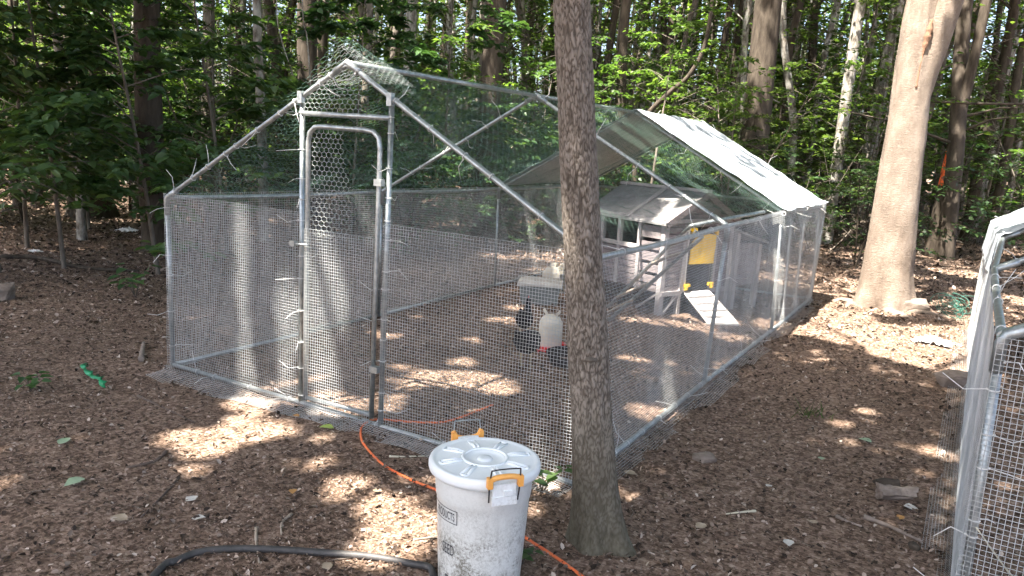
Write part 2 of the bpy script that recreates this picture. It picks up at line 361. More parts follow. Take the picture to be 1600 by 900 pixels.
def mat_bin(name, a, b, dirt):
    m, nt, out = newmat(name); v = coords(nt); vz = coords(nt, (1, 1, .3))
    r = ramp(nt, [(.3, a), (.7, b)]); nt.links.new(noise(nt, 5, 4, .6, v), r.inputs[0])
    tc = N(nt, 'ShaderNodeTexCoord'); sx = N(nt, 'ShaderNodeSeparateXYZ'); nt.links.new(tc.outputs['Object'], sx.inputs[0])
    lo = N(nt, 'ShaderNodeMapRange'); lo.inputs[1].default_value = .37; lo.inputs[2].default_value = .05; lo.inputs[3].default_value = .1; lo.inputs[4].default_value = 1
    nt.links.new(sx.outputs[2], lo.inputs[0])
    # splashed grime: fine flecks gathered into cloudy patches, heavier towards the foot, plus runs
    sp = ramp(nt, [(.44, (0, 0, 0)), (.66, (1, 1, 1))]); nt.links.new(noise(nt, 105, 6, .85, v), sp.inputs[0])
    cl = ramp(nt, [(.4, (.12, .12, .12)), (.64, (1, 1, 1))]); nt.links.new(noise(nt, 9, 6, .7, v), cl.inputs[0])
    st = ramp(nt, [(.5, (0, 0, 0)), (.72, (1, 1, 1))]); nt.links.new(noise(nt, 24, 5, .7, vz), st.inputs[0])
    m1 = N(nt, 'ShaderNodeMath', operation='MULTIPLY'); nt.links.new(sp.outputs[0], m1.inputs[0]); nt.links.new(cl.outputs[0], m1.inputs[1])
    m2 = N(nt, 'ShaderNodeMath', operation='MULTIPLY_ADD'); nt.links.new(st.outputs[0], m2.inputs[0]); m2.inputs[1].default_value = .28; nt.links.new(m1.outputs[0], m2.inputs[2])
    m3 = N(nt, 'ShaderNodeMath', operation='MULTIPLY'); nt.links.new(m2.outputs[0], m3.inputs[0]); nt.links.new(lo.outputs[0], m3.inputs[1])
    m4 = N(nt, 'ShaderNodeMath', operation='MULTIPLY', use_clamp=True); nt.links.new(m3.outputs[0], m4.inputs[0]); m4.inputs[1].default_value = dirt
    mx = N(nt, 'ShaderNodeMix', data_type='RGBA'); nt.links.new(m4.outputs[0], mx.inputs[0]); nt.links.new(r.outputs[0], mx.inputs[6])
    mx.inputs[7].default_value = (.19, .18, .145, 1)
    p = N(nt, 'ShaderNodeBsdfPrincipled'); nt.links.new(mx.outputs[2], p.inputs['Base Color']); p.inputs['Roughness'].default_value = .38
    nt.links.new(p.outputs[0], out.inputs[0]); return m
M['binwhite'] = mat_bin('grimy_white_plastic', (.66, .67, .63), (.74, .75, .72), 3.2)
M['lidwhite'] = mat_bin('white_lid_plastic', (.76, .8, .8), (.84, .87, .86), .7)

# ------------------------------------------------------------------ ground
def axis(lo, hi, step, far):
    a = np.arange(lo, hi+1e-6, step); L = []; s = step; x = lo
    while x > -far: s *= 1.25; x -= s; L.append(x)
    Rr = []; s = step; x = hi
    while x < far: s *= 1.25; x += s; Rr.append(x)
    return np.array(L[::-1]+list(a)+Rr)
gx = axis(-7, 9, .07, 400); gy = axis(-4, 12, .07, 400)
GX, GY = np.meshgrid(gx, gy, indexing='ij')
V = np.stack([GX, GY, hgt(GX, GY)], -1).reshape(-1, 3)
nx, ny = len(gx), len(gy)
I = np.arange(nx*ny).reshape(nx, ny)
F = np.stack([I[:-1, :-1], I[1:, :-1], I[1:, 1:], I[:-1, 1:]], -1).reshape(-1, 4)
g = link('ground', mesh_np('ground', V, F, True), M['ground'], kind='structure')
tag(g, 'bare brown forest floor of soil and mulch under the trees')

# ------------------------------------------------------------------ leaf / litter geometry
def rand_unit(n, rng):
    v = rng.normal(size=(n, 3)); return v/np.linalg.norm(v, axis=1, keepdims=True)
def norm(v): return v/np.maximum(np.linalg.norm(v, axis=-1, keepdims=True), 1e-9)
def leaf_quads(P, A, Nn, L, W, fold=.15):
    """one folded rhombic leaf per row: base P, axis A, normal Nn"""
    A = norm(A); B = norm(np.cross(Nn, A)); Nn = np.cross(A, B)
    L = np.asarray(L)[:, None]; W = np.asarray(W)[:, None]
    mid = P + A*L*.45
    V = np.stack([P, mid+B*W*.5+Nn*W*fold, P+A*L-Nn*L*.06, mid-B*W*.5+Nn*W*fold], 1).reshape(-1, 3)
    F = np.arange(len(P)*4).reshape(-1, 4)
    return V, F
def leaf_hex(P, A, Nn, L, W, fold=.18, droop=.12):
    """six-cornered leaf folded along its midrib (two quads sharing the rib)"""
    A = norm(A); B = norm(np.cross(Nn, A)); Nn = np.cross(A, B)
    L = np.asarray(L)[:, None]; W = np.asarray(W)[:, None]
    l1 = P+A*L*.28; l2 = P+A*L*.66
    up = Nn*W*fold
    V = np.stack([P, l1+B*W*.46+up, l2+B*W*.4+up-Nn*L*droop*.5, P+A*L-Nn*L*droop, l2-B*W*.4+up-Nn*L*droop*.5, l1-B*W*.46+up], 1).reshape(-1, 3)
    b = np.arange(len(P))*6
    F = np.concatenate([np.stack([b, b+1, b+2, b+3], 1), np.stack([b, b+3, b+4, b+5], 1)])
    return V, F

def wedge(n, r0, r1, rng, half=.72, pw=1.0):
    r = r0+(r1-r0)*rng.random(n)**pw
    a = YAW+(rng.random(n)*2-1)*half
    return CAM[0]+np.sin(a)*r, CAM[1]+np.cos(a)*r, r
def scatter(name, n, r0, r1, lo, hi, aspect, mat, label, cat, curl, seed, pw=1.3, lift=.004, hexl=False, clump=0):
    rng = np.random.default_rng(seed)
    x, y, r = wedge(n*2 if clump else n, r0, r1, rng, pw=pw)
    if clump:
        w = vnoise(x*clump+seed, y*clump)+.5
        k = rng.random(len(x)) < np.clip((w-.3)*2.2, .12, 1); x, y, r = x[k], y[k], r[k]
    n = len(x)
    z = hgt(x, y)+rng.random(n)*lift+.002
    P = np.stack([x, y, z], 1); a = rng.random(n)*2*PI
    tilt = rng.normal(size=n)*curl
    A = np.stack([np.cos(a), np.sin(a), tilt], 1)
    Nn = norm(np.stack([rng.normal(size=n)*curl, rng.normal(size=n)*curl, np.ones(n)], 1))
    L = (lo+(hi-lo)*rng.random(n)**2)*np.clip(r/6, .8, 2.2); W = L*(aspect*(.6+.8*rng.random(n)))
    V, F = (leaf_hex(P, A, Nn, L, W, .25, .1) if hexl else leaf_quads(P, A, Nn, L, W, .1))
    V[:, 2] = np.maximum(V[:, 2], hgt(V[:, 0], V[:, 1])+.001)
    o = link(name, mesh_np(name, V, F), mat, kind='stuff'); tag(o, label, cat, kind='stuff'); return o
scatter('wood_chips', 130000, 1.7, 13, .007, .028, .38, M['chip'], 'scattered tan wood chips covering the forest floor', 'wood chips', .45, 21, 1.0, .009, clump=.9)
scatter('leaf_litter', 120000, 1.7, 26, .009, .042, .55, M['litter'], 'brown dead leaf litter strewn over the forest floor', 'leaf litter', .5, 22, 1.1, .012, True)
scatter('twig_litter', 14000, 1.7, 20, .03, .12, .05, M['twig'], 'thin broken twigs and needles lying in the litter', 'twigs', .12, 23, 1.1, .012)

# ------------------------------------------------------------------ sun gaps in the canopy
# spots of ground / things the sun reaches: x, y, z, radius
GAPS = [(3.2, 4.5, 0, .42), (3.55, 4.5, 0, .48), (3.95, 4.42, 0, .46), (4.3, 4.2, 0, .44), (4.55, 4.0, 0, .38), (3.4, 5.0, 0, .42), (4.1, 4.9, 0, .46), (4.5, 5.2, 0, .45), (3.75, 5.0, 0, .42), (3.5, 5.5, 0, .3),
        (3.26, 8.2, 0, .3), (3.9, 9.7, 0, .4), (4.5, 10.8, 0, .4), (.93, -.18, 0, .14), (1.2, -.58, 0, .13), (1.4, -.42, 0, .13), (1.3, -.72, 0, .1), (1.1, -.38, 0, .1),
        (1.86, -.6, 0, .06), (2.56, -.72, 0, .17), (2.62, -.92, 0, .11), (2.16, -.65, 0, .06), (1.05, -.74, 0, .1), (1.48, -.96, 0, .05), (1.7, -.34, 0, .06),
        (1.42, .73, 0, .14), (1.55, 1.0, 0, .2), (1.84, 1.08, 0, .18), (1.35, 1.4, 0, .1), (2.0, .6, 0, .07), (1.2, 1.0, 0, .08), (-1.4, 6.3, 0, .3), (2.88, 1.31, 0, .15), (2.15, 3.75, 0, .2),
        (1.87, 3.65, 0, .13), (2.4, 3.8, 0, .18), (2.7, 3.6, 0, .16), (2.25, 6.0, 0, .2), (.92, 2.8, 0, .09), (.2, 2.3, 0, .1), (.5, 1.6, 0, .07), (1.1, 2.0, 0, .06), (2.3, 2.4, 0, .07), (.7, 3.3, 0, .1), (4.05, 2.2, 0, .07), (3.9, 1.9, 0, .05),
        (2.0, 3.85, .9, .22), (2.2, 4.1, .9, .2), (2.4, 4.2, .12, .3), (2.05, 4.05, .5, .25), (1.9, 3.95, .6, .2), (2.1, 4.25, .4, .25), (1.6, 3.9, .95, .12)]
GAPS += [(1.7+.2*i, 4.25+.33*j, 1.88-.112*i, .17) for i in range(7) for j in range(3)]
GAPS += [(3.72-.02*i, 6.1, .35*i+.2, .36) for i in range(11)]
GAPS += [(1.42+.07*math.sin(i*1.3), 0, .1*i, .09) for i in range(10)] + [(.73, 0, .1*i, .035) for i in range(11)] + [(1.1, 0, .1*i+.05, .05) for i in range(6)]
GAPS += [(3.0, 4.5+.4*i, .25*j+.1, .28) for i in range(5) for j in range(4)]
GAPS += [(4.55, 4.3+.5*i, 1.0, .3) for i in range(4)] + [(5.3, 4.2+.5*i, 1.5, .5) for i in range(3)]
GP = np.array([[gx_-SUN.x/SUN.z*gz, gy_-SUN.y/SUN.z*gz, gr] for gx_, gy_, gz, gr in GAPS])
def sun_open(P, extra=.07):
    q = P[:, :2]-np.outer(P[:, 2], [SUN.x/SUN.z, SUN.y/SUN.z])
    hit = np.zeros(len(P), bool)
    wob = 1+.9*vnoise(q[:, 0]*3.1+17, q[:, 1]*3.1)
    for a, b, r in GP:
        hit |= np.hypot(q[:, 0]-a, q[:, 1]-b) < (r*wob+extra)
    return hit

def crown_leaves(center, rad, nclump, nleaf, size, rng, flat=.45, mat=None, cull=True):
    c = rand_unit(nclump, rng)*(rng.random((nclump, 1))**.4)*np.array(rad)
    cl = rng.integers(0, nclump, nleaf)
    cs = (.35+.5*rng.random(nclump))*max(rad)*.28
    off = rand_unit(nleaf, rng)*(rng.random((nleaf, 1))**.5)*cs[cl][:, None]; off[:, 2] *= flat
    P = np.array(center)+c[cl]+off
    a = rng.random(nleaf)*2*PI
    A = np.stack([np.cos(a), np.sin(a), rng.normal(size=nleaf)*.35-.1], 1)
    Nn = norm(np.stack([rng.normal(size=nleaf)*.45, rng.normal(size=nleaf)*.45, np.ones(nleaf)], 1))
    L = size*(.6+.7*rng.random(nleaf))
    if cull:
        k = ~sun_open(P+A*.5*L[:, None], size*.33); P, A, Nn, L = P[k], A[k], Nn[k], L[k]
    return leaf_quads(P, A, Nn, L, L*.62, .12), np.array(center)+c

# ------------------------------------------------------------------ trees
def trunk_mesh(axis_pts, radii, sides, rng, bump=.04, flare=0.0, rows=None):
    """tapered trunk along an axis, irregular in section, with buttressed foot"""
    pts = np.array(spline(axis_pts, 6)); rr = np.interp(np.linspace(0, 1, len(pts)), np.linspace(0, 1, len(radii)), radii)
    mb = MB(); n = len(pts); ph = rng.random(4)*6.28
    for i in range(n):
        t = norm(pts[min(i+1, n-1)]-pts[max(i-1, 0)]); x = norm(np.cross([0, 1, 0], t)); y = np.cross(t, x)
        h = pts[i][2]-pts[0][2]; fl = math.exp(-max(h, 0)/.22)*flare
        for k in range(sides):
            a = 2*PI*k/sides
            lob = 1+fl*(1+.55*math.cos(5*a+ph[0])+.3*math.cos(3*a+ph[1]))+bump*(math.sin(3*a+ph[2]+h*1.3)+.6*math.sin(5*a+ph[3]-h*2.1))
            mb.v.append(tuple(pts[i]+(x*math.cos(a)+y*math.sin(a))*rr[i]*lob))
    for i in range(n-1):
        for k in range(sides):
            mb.f.append((i*sides+k, i*sides+(k+1) % sides, (i+1)*sides+(k+1) % sides, (i+1)*sides+k)); mb.sm.append(True)
    return mb

def limbs(top, crownpts, r, rng, mb, n=7, low=.0):
    top = np.array(top)
    for p in crownpts[:n]:
        s = top-np.array([0, 0, rng.random()*1.6])
        m_ = (s+p)/2+np.array([0, 0, .3])+rng.normal(size=3)*.15
        mb.tube([tuple(q) for q in spline([s, m_, p], 4)], list(np.linspace(r, r*.25, 9)), 6, False)

def canopy_tree(name, label, cat, base, top, r0, r1, bark, leafmat, crad, nleaf, seed, size=.2, flare=.45, crown_c=None, group=None, sides=20, bend=.12):
    rng = np.random.default_rng(seed)
    b = np.array([base[0], base[1], float(hgt(base[0], base[1]))-.08]); t = np.array(top, float)
    root = empty(name, tuple(b)); tag(root, label, cat, group)
    ax = [b, b+(t-b)*.15+rng.normal(size=3)*[.02, .02, 0], b+(t-b)*.4+rng.normal(size=3)*[bend, bend, 0]*.3, b+(t-b)*.7+rng.normal(size=3)*[bend, bend, 0], t]
    mb = trunk_mesh([p-b for p in ax], [r0, r0*.93, r0*.82, (r0+r1)/2, r1], sides, rng, .035, flare)
    cc = np.array(crown_c if crown_c is not None else t+[0, 0, .6])
    (V, F), cp = crown_leaves(cc, crad, 120 if nleaf > 6000 else 46, nleaf, size, rng)
    limbs(t-b, cp-b, r1*.7, rng, mb, 9)
    mb.build('trunk', bark, root)
    link('crown', mesh_np('crown', V-b, F), leafmat, root)
    return root

# --- foreground tree with plated bark: dense displaced trunk
def plated_tree():
    rng = np.random.default_rng(5)
    base = np.array([3.305, -.43, float(hgt(3.305, -.43))-.05])
    ax = np.array([[3.305, -.425, -.05], [3.26, -.45, .35], [3.185, -.492, 1.06], [3.134, -.522, 1.54], [3.076, -.556, 2.1], [2.98, -.62, 3.2], [2.9, -.7, 5.2], [2.95, -.75, 7.6]])
    zs = np.concatenate([np.linspace(-.05, 2.7, 560), np.linspace(2.75, 7.6, 60)])
    AX = np.stack([np.interp(zs, ax[:, 2], ax[:, 0]), np.interp(zs, ax[:, 2], ax[:, 1])], 1)
    k = np.ones(25)/25
    AX[12:-12, 0] = np.convolve(AX[:, 0], k, 'valid'); AX[12:-12, 1] = np.convolve(AX[:, 1], k, 'valid')
    rad = np.interp(zs, [-.05, .08, .25, .5, 1.0, 2.2, 7.6], [.135, .108, .09, .08, .0735, .063, .045])
    ns = 150
    th = np.linspace(0, 2*PI, ns, endpoint=False)
    TH, ZS = np.meshgrid(th, zs)
    # cellular plates in (arc, height): jittered cells, tall and narrow
    ncell = 38; ch = .032
    u = TH/(2*PI)*ncell + 1.3*vnoise(TH*4, ZS*9)+.8*vnoise(TH*9, ZS*30)+.35*np.sin(ZS*11+TH*2); w = ZS/ch + 1.6*vnoise(TH*5+9, ZS*7)+.7*vnoise(TH*14, ZS*26)
    ui = np.floor(u).astype(int); wi = np.floor(w).astype(int)
    J = np.random.default_rng(8).random((ncell, 512, 2))
    f1 = np.full(u.shape, 9.); f2 = f1.copy()
    for du in (-1, 0, 1):
        for dw in (-1, 0, 1):
            cu = ui+du; cw = wi+dw
            j = J[cu % ncell, cw % 512]
            d = np.hypot(u-(cu+j[..., 0]), (w-(cw+j[..., 1]))*1.0)
            f2 = np.minimum(f2, np.maximum(f1, d)); f1 = np.minimum(f1, d)
    pl = np.clip((f2-f1)/.42, 0, 1); pl = pl*pl*(3-2*pl)
    rid = np.abs(vnoise(TH*9+2.5*vnoise(TH*3, ZS*4), ZS*11)+.5*vnoise(TH*21, ZS*24))*2.4
    pl = np.clip(.8*pl+.28*np.clip(rid, 0, 1), 0, 1)
    ton = J[ui % ncell, wi % 512, 0]
    amp = np.interp(ZS, [0, .35, .62, .75, 3], [.0012, .0016, .0024, .0058, .0065])
    fl = np.exp(-np.maximum(ZS, 0)/.11)*.42
    lob = 1+fl*(.6*np.cos(4*TH+1.0)+.5*np.cos(3*TH+.4))+.025*np.sin(3*TH+ZS*2)+.02*np.sin(2*TH-ZS*3)
    RR = rad[:, None]*lob+amp*(pl-.5)+.006*vnoise(TH*3, ZS*5)
    X = AX[:, 0][:, None]+RR*np.cos(TH+1.9); Y = AX[:, 1][:, None]+RR*np.sin(TH+1.9)
    V = np.stack([X, Y, ZS], -1).reshape(-1, 3)-base
    I = np.arange(len(zs)*ns).reshape(len(zs), ns); I2 = np.roll(I, -1, 1)
    F = np.stack([I[:-1], I2[:-1], I2[1:], I[1:]], -1).reshape(-1, 4)
    me = mesh_np('trunk', V, F, True)
    at = me.attributes.new('plate', 'FLOAT', 'POINT')
    at.data.foreach_set('value', np.clip(pl*.46+.14*(ton-.5)+.06, 0, 1).ravel().astype(np.float32))
    root = empty('plated_bark_tree', tuple(base)); tag(root, 'slim tree with scaly plated bark standing in front of the wire pen', 'tree')
    link('trunk', me, M['plate'], root)
    # knot where a branch broke off, on the side facing the path
    d = norm(np.array([CAM[0]-3.2, CAM[1]+.48, 0])); side = np.cross([0, 0, 1], d)
    kc = np.array([3.212, -.477, .8])+d*.066+side*.01-base
    kb = MB()
    prof = [(.002, .02), (.009, .019), (.015, .013), (.02, .004), (.026, -.006), (.036, -.02)]
    kb.lathe(prof, n=16)
    Rm = Vector(tuple(d)).to_track_quat('Z', 'Y').to_matrix()
    kb.v = [tuple(np.array(Rm @ Vector((p[0]*1.25, p[1]*.62, p[2])))+kc) for p in kb.v]
    kb.build('knot', M['mid_bark'], root)
    (V, F), cp = crown_leaves((2.9, -1.0, 8.6), (4.0, 4.0, 2.2), 120, 19000, .2, rng)
    lb = MB(); limbs(np.array([2.95, -.75, 7.4])-base, cp-base, .045, rng, lb, 9)
    lb.build('limbs', M['mid_bark'], root)
    link('crown', mesh_np('crown', V-base, F), M['leaf_mid'], root)
plated_tree()

# --- big smooth-barked tree by the far side of the path
def smooth_tree():
    rng = np.random.default_rng(15)
    b = np.array([3.76, 6.46, float(hgt(3.76, 6.46))-.1])
    root = empty('smooth_bark_tree', tuple(b)); tag(root, 'thick smooth tan barked tree with flared roots between the two pens', 'tree')
    zs = np.concatenate([np.linspace(0, 1.2, 70), np.linspace(1.24, 3.6, 70), np.linspace(3.7, 7.5, 24)]); ns = 72
    cx = np.interp(zs, [0, .5, 1.4, 3.1, 3.5, 7.5], [0, -.035, -.045, -.06, -.07, -.5]); cyy = np.interp(zs, [0, 3.4, 7.5], [0, -.05, .1])
    rad = np.interp(zs, [0, .12, .3, .6, 1.3, 2.2, 3.1, 3.5, 7.5], [.37, .32, .29, .265, .238, .205, .192, .15, .09])
    TH, ZS = np.meshgrid(np.linspace(0, 2*PI, ns, endpoint=False), zs)
    fl = np.exp(-ZS/.16)*.26+np.exp(-ZS/.8)*.06
    lob = 1+fl*(.8*np.cos(5*TH+2.2)+.45*np.cos(3*TH+.9)+.3*np.cos(8*TH))+.03*np.sin(2*TH+ZS*.8)+.02*np.sin(4*TH-ZS)
    RR = rad[:, None]*lob+.012*vnoise(TH*5, ZS*4)+.004*vnoise(TH*16, ZS*20)
    V = np.stack([cx[:, None]+RR*np.cos(TH+1.7), cyy[:, None]+RR*np.sin(TH+1.7), ZS], -1).reshape(-1, 3)
    I = np.arange(len(zs)*ns).reshape(len(zs), ns); I2 = np.roll(I, -1, 1)
    F = np.stack([I[:-1], I2[:-1], I2[1:], I[1:]], -1).reshape(-1, 4)
    link('trunk', mesh_np('trunk', V, F, True), M['smooth'], root)
    lb = MB()
    lb.tube(spline([(-.05, -.03, 1.9), (0, -.03, 2.5), (.11, -.04, 3.1), (.26, -.03, 4.0), (.6, .1, 7.6)], 6), list(np.interp(np.linspace(0, 1, 25), [0, .25, .5, 1], [.1, .15, .15, .08])), 24, False)
    lb.build('second_stem', M['smooth'], root)
    s = MB()
    pts = [(.05, -.205, 3.2), (.04, -.21, 3.08), (.025, -.214, 2.96), (.01, -.218, 2.82), (.002, -.222, 2.66), (.0, -.226, 2.5)]
    s.tube(spline(pts, 5), [.012+.022*math.sin(PI*min(1, q/14))*(1+.35*math.sin(q*1.9)) for q in range(26)], 12)
    s.build('scar', M['scar'], root)
    rb = MB()
    for a0, L in ((-2.3, .35), (-1.2, .6), (-.5, .5), (-2.9, .35)):
        p = []
        for k in range(7):
            t = k/6; rr = .28+L*t; aa = a0+.25*math.sin(t*3+a0)
            x, y = rr*math.cos(aa), rr*math.sin(aa)
            p.append((x, y, float(hgt(b[0]+x, b[1]+y))-b[2]+.012*(1-t)-.014+.012*math.sin(t*9+a0)))
        rb.tube(p, [.07, .055, .042, .035, .028, .02, .01], 9)
    rb.build('root', M['smooth'], root)
    (V, F), cp = crown_leaves((3.6, 6.2, 9.6), (4.6, 4.6, 2.4), 110, 14000, .2, rng)
    l2 = MB(); limbs(np.array([-.3, .1, 7.3]), cp-b, .07, rng, l2, 9); l2.build('limbs', M['smooth'], root)
    link('crown', mesh_np('crown', V-b, F), M['leaf_mid'], root)
smooth_tree()

# --- single trees that can be told apart (bases computed from where they stand in the wood)
def T(name, label, base, lean, r0, bark, h=9.0, seed=1, crad=(2.6, 2.6, 2.0), nl=2600, leaf='leaf_mid', flare=.25):
    b = base; t = (b[0]+lean[0]*h, b[1]+lean[1]*h, h)
    return canopy_tree(name, label, 'tree', b, t, r0, r0*.45, M[bark], M[leaf], crad, nl, seed, .2, flare, sides=14)
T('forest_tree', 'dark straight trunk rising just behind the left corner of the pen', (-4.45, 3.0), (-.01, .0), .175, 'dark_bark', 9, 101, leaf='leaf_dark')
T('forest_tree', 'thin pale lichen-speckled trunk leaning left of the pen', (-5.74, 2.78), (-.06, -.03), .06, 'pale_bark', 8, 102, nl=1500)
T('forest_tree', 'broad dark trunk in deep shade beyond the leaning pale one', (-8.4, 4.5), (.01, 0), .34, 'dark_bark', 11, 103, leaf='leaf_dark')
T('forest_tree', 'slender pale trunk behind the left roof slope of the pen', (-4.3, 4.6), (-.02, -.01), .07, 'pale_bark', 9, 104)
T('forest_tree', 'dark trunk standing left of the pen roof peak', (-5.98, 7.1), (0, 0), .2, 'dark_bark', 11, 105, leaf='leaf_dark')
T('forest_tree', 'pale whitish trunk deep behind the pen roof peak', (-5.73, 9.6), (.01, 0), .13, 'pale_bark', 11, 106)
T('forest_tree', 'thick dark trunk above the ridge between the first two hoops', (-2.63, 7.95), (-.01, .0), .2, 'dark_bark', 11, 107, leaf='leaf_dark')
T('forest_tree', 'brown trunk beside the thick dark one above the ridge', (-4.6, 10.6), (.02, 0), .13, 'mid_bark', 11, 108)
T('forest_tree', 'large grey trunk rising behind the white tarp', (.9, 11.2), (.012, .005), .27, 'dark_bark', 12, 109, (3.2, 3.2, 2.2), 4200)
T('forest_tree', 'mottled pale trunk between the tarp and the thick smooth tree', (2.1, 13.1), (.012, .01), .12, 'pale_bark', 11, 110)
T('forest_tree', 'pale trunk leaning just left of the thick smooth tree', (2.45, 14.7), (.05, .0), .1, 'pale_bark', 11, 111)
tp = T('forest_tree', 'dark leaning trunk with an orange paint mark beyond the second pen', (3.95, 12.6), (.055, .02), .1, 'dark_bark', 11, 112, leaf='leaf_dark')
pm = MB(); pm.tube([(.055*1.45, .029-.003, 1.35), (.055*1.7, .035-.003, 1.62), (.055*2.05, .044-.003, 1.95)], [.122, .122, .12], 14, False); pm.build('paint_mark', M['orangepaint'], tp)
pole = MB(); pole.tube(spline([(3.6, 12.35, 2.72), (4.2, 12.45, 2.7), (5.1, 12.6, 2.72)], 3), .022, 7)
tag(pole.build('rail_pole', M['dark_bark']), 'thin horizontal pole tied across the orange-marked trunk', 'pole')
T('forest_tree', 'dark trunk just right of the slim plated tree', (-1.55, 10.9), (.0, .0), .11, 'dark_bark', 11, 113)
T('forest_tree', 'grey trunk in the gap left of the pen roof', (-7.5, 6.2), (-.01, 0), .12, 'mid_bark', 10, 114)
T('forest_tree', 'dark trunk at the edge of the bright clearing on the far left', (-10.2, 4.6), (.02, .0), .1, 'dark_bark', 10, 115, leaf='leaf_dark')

# --- trees out of frame around the camera that shade the clearing
OFF = [((1.0, -6.4), 8.6, 4.2, 11500), ((5.9, -6.2), 8.8, 4.2, 11000), ((8.6, -.9), 8.8, 4.2, 11000), ((-2.9, -5.3), 8.4, 4.2, 11500), ((-4.9, -.9), 8.2, 3.6, 9000), ((9.2, 5.2), 9.0, 4.0, 9000), ((-1.2, -1.9), 9.3, 3.3, 7000)]
for i, ((x, y), h, cr, nl) in enumerate(OFF):
    lb = ['tall tree behind the viewer left of the path', 'tall tree behind the viewer on the path', 'tall tree beside the second pen', 'tall tree far behind the viewer to the left', 'tall tree outside the left of the view', 'tall tree beyond the second pen', 'slim tree close outside the left of the view'][i]
    canopy_tree('shade_tree', lb, 'tree', (x, y), (x+.2, y, h-.8), .2, .1, M['mid_bark'], M['leaf_mid'], (cr, cr, 2.2), int(nl*1.6), 200+i, .2, .3, (x, y, h+.4), sides=14)

def zone(x, y):
    d = np.array([x, y, .5])-CAM; u_ = 800+1197.7*(d@RIGHT)/(d@FWD); r = math.hypot(d[0], d[1])
    zn = ('left of the wire pen', 250), ('behind the sloping front of the long pen', 480), ('behind the front peak of the long pen', 680), ('above the ridge left of the plated tree', 890), ('between the plated tree and white tarp', 1090), ('behind the white tarp', 1300), ('beside the thick smooth tree', 1450), ('above the second pen', 9999)
    w = next(n for n, lim in zn if u_ < lim)
    return ('far off ' if r > 27 else 'deeper in ' if r > 19 else 'nearer ')+w
# ------------------------------------------------------------------ background wood: repeated slender trees
def slim_proto(seed, bark, leaf, h=11.0, r=.075):
    rng = np.random.default_rng(seed)
    root = empty('slender_tree')
    p = [np.array([0, 0, -.3])]
    for k in range(1, 6): p.append(np.array([rng.normal()*.12*k/2, rng.normal()*.12*k/2, -.3+h*k/5]))
    mb = trunk_mesh(p, [r*1.1, r, r*.85, r*.7, r*.5], 9, rng, .05, .2)
    sp = np.array(spline(p, 6))
    for k in range(9):
        z = 1.6+rng.random()*6; s = np.array([np.interp(z, sp[:, 2], sp[:, 0]), np.interp(z, sp[:, 2], sp[:, 1]), z]); a = rng.random()*6.28
        L = .5+rng.random()*1.3
        e = s+np.array([math.cos(a)*L, math.sin(a)*L, L*(.2+.5*rng.random())])
        mb.tube([tuple(s), tuple((s+e)/2+[0, 0, .08]), tuple(e)], [r*.28, r*.18, r*.06], 5, False)
    mb.build('trunk', bark, root)
    (V, F), cp = crown_leaves((p[-1][0], p[-1][1], h-.8), (1.9, 1.9, 2.4), 22, 900, .2, rng, cull=False)
    # sparse side sprays lower down the stem
    n = 260; zz = 2.0+rng.random(n)*5; a = rng.random(n)*6.28; rr = .3+rng.random(n)*1.1
    P = np.stack([np.cos(a)*rr, np.sin(a)*rr, zz], 1)
    V2, F2 = leaf_quads(P, np.stack([np.cos(a+1), np.sin(a+1), -.2+0*a], 1), norm(np.stack([rng.normal(size=n)*.4, rng.normal(size=n)*.4, np.ones(n)], 1)), .08+.06*rng.random(n), .06+.03*rng.random(n))
    V = np.concatenate([V, V2]); F = np.concatenate([F, F2+len(V)-len(V2)])
    link('crown', mesh_np('crown', V, F), leaf, root)
    return root
LBL = {'pale': 'slender pale trunk', 'mid': 'slender grey trunk', 'dark': 'slender dark trunk'}
protos = [('pale', slim_proto(31, M['pale_bark'], M['leaf_lit'])), ('mid', slim_proto(32, M['mid_bark'], M['leaf_lit'])), ('dark', slim_proto(33, M['dark_bark'], M['leaf_mid'])), ('pale', slim_proto(34, M['pale_bark'], M['leaf_mid'], 12, .06)), ('dark', slim_proto(35, M['dark_bark'], M['leaf_lit'], 11, .1))]
placed = [(-4.45, 3), (-5.7, 2.8), (-8.4, 4.5), (-4.3, 4.6), (-6, 7.1), (-5.7, 9.6), (-2.6, 7.9), (.9, 11.2), (2.1, 13.1)]
used = set(); cnt = 0; tries = 0
rng = np.random.default_rng(77)
while cnt < 235 and tries < 5000:
    tries += 1
    r = 14.5+22*rng.random()**.75; a = YAW+(rng.random()*2-1)*.66
    if a < YAW-.02 and rng.random() < .3: continue
    x = CAM[0]+math.sin(a)*r; y = CAM[1]+math.cos(a)*r
    if min(math.hypot(x-p[0], y-p[1]) for p in placed) < .6: continue
    placed.append((x, y))
    i = int(rng.integers(0, 5)); kind, pr_ = protos[i]
    if i not in used: o = pr_; used.add(i)
    else: o = copy_tree(pr_)
    s = .7+.75*rng.random()
    o.location = (x, y, float(hgt(x, y))); o.rotation_euler = (rng.normal()*.03, rng.normal()*.03, rng.random()*6.28); o.scale = (s, s, 1)
    zz = zone(x, y); tag(o, LBL[kind]+' '+zz, 'tree', 'slender '+kind+' trees '+zz); cnt += 1

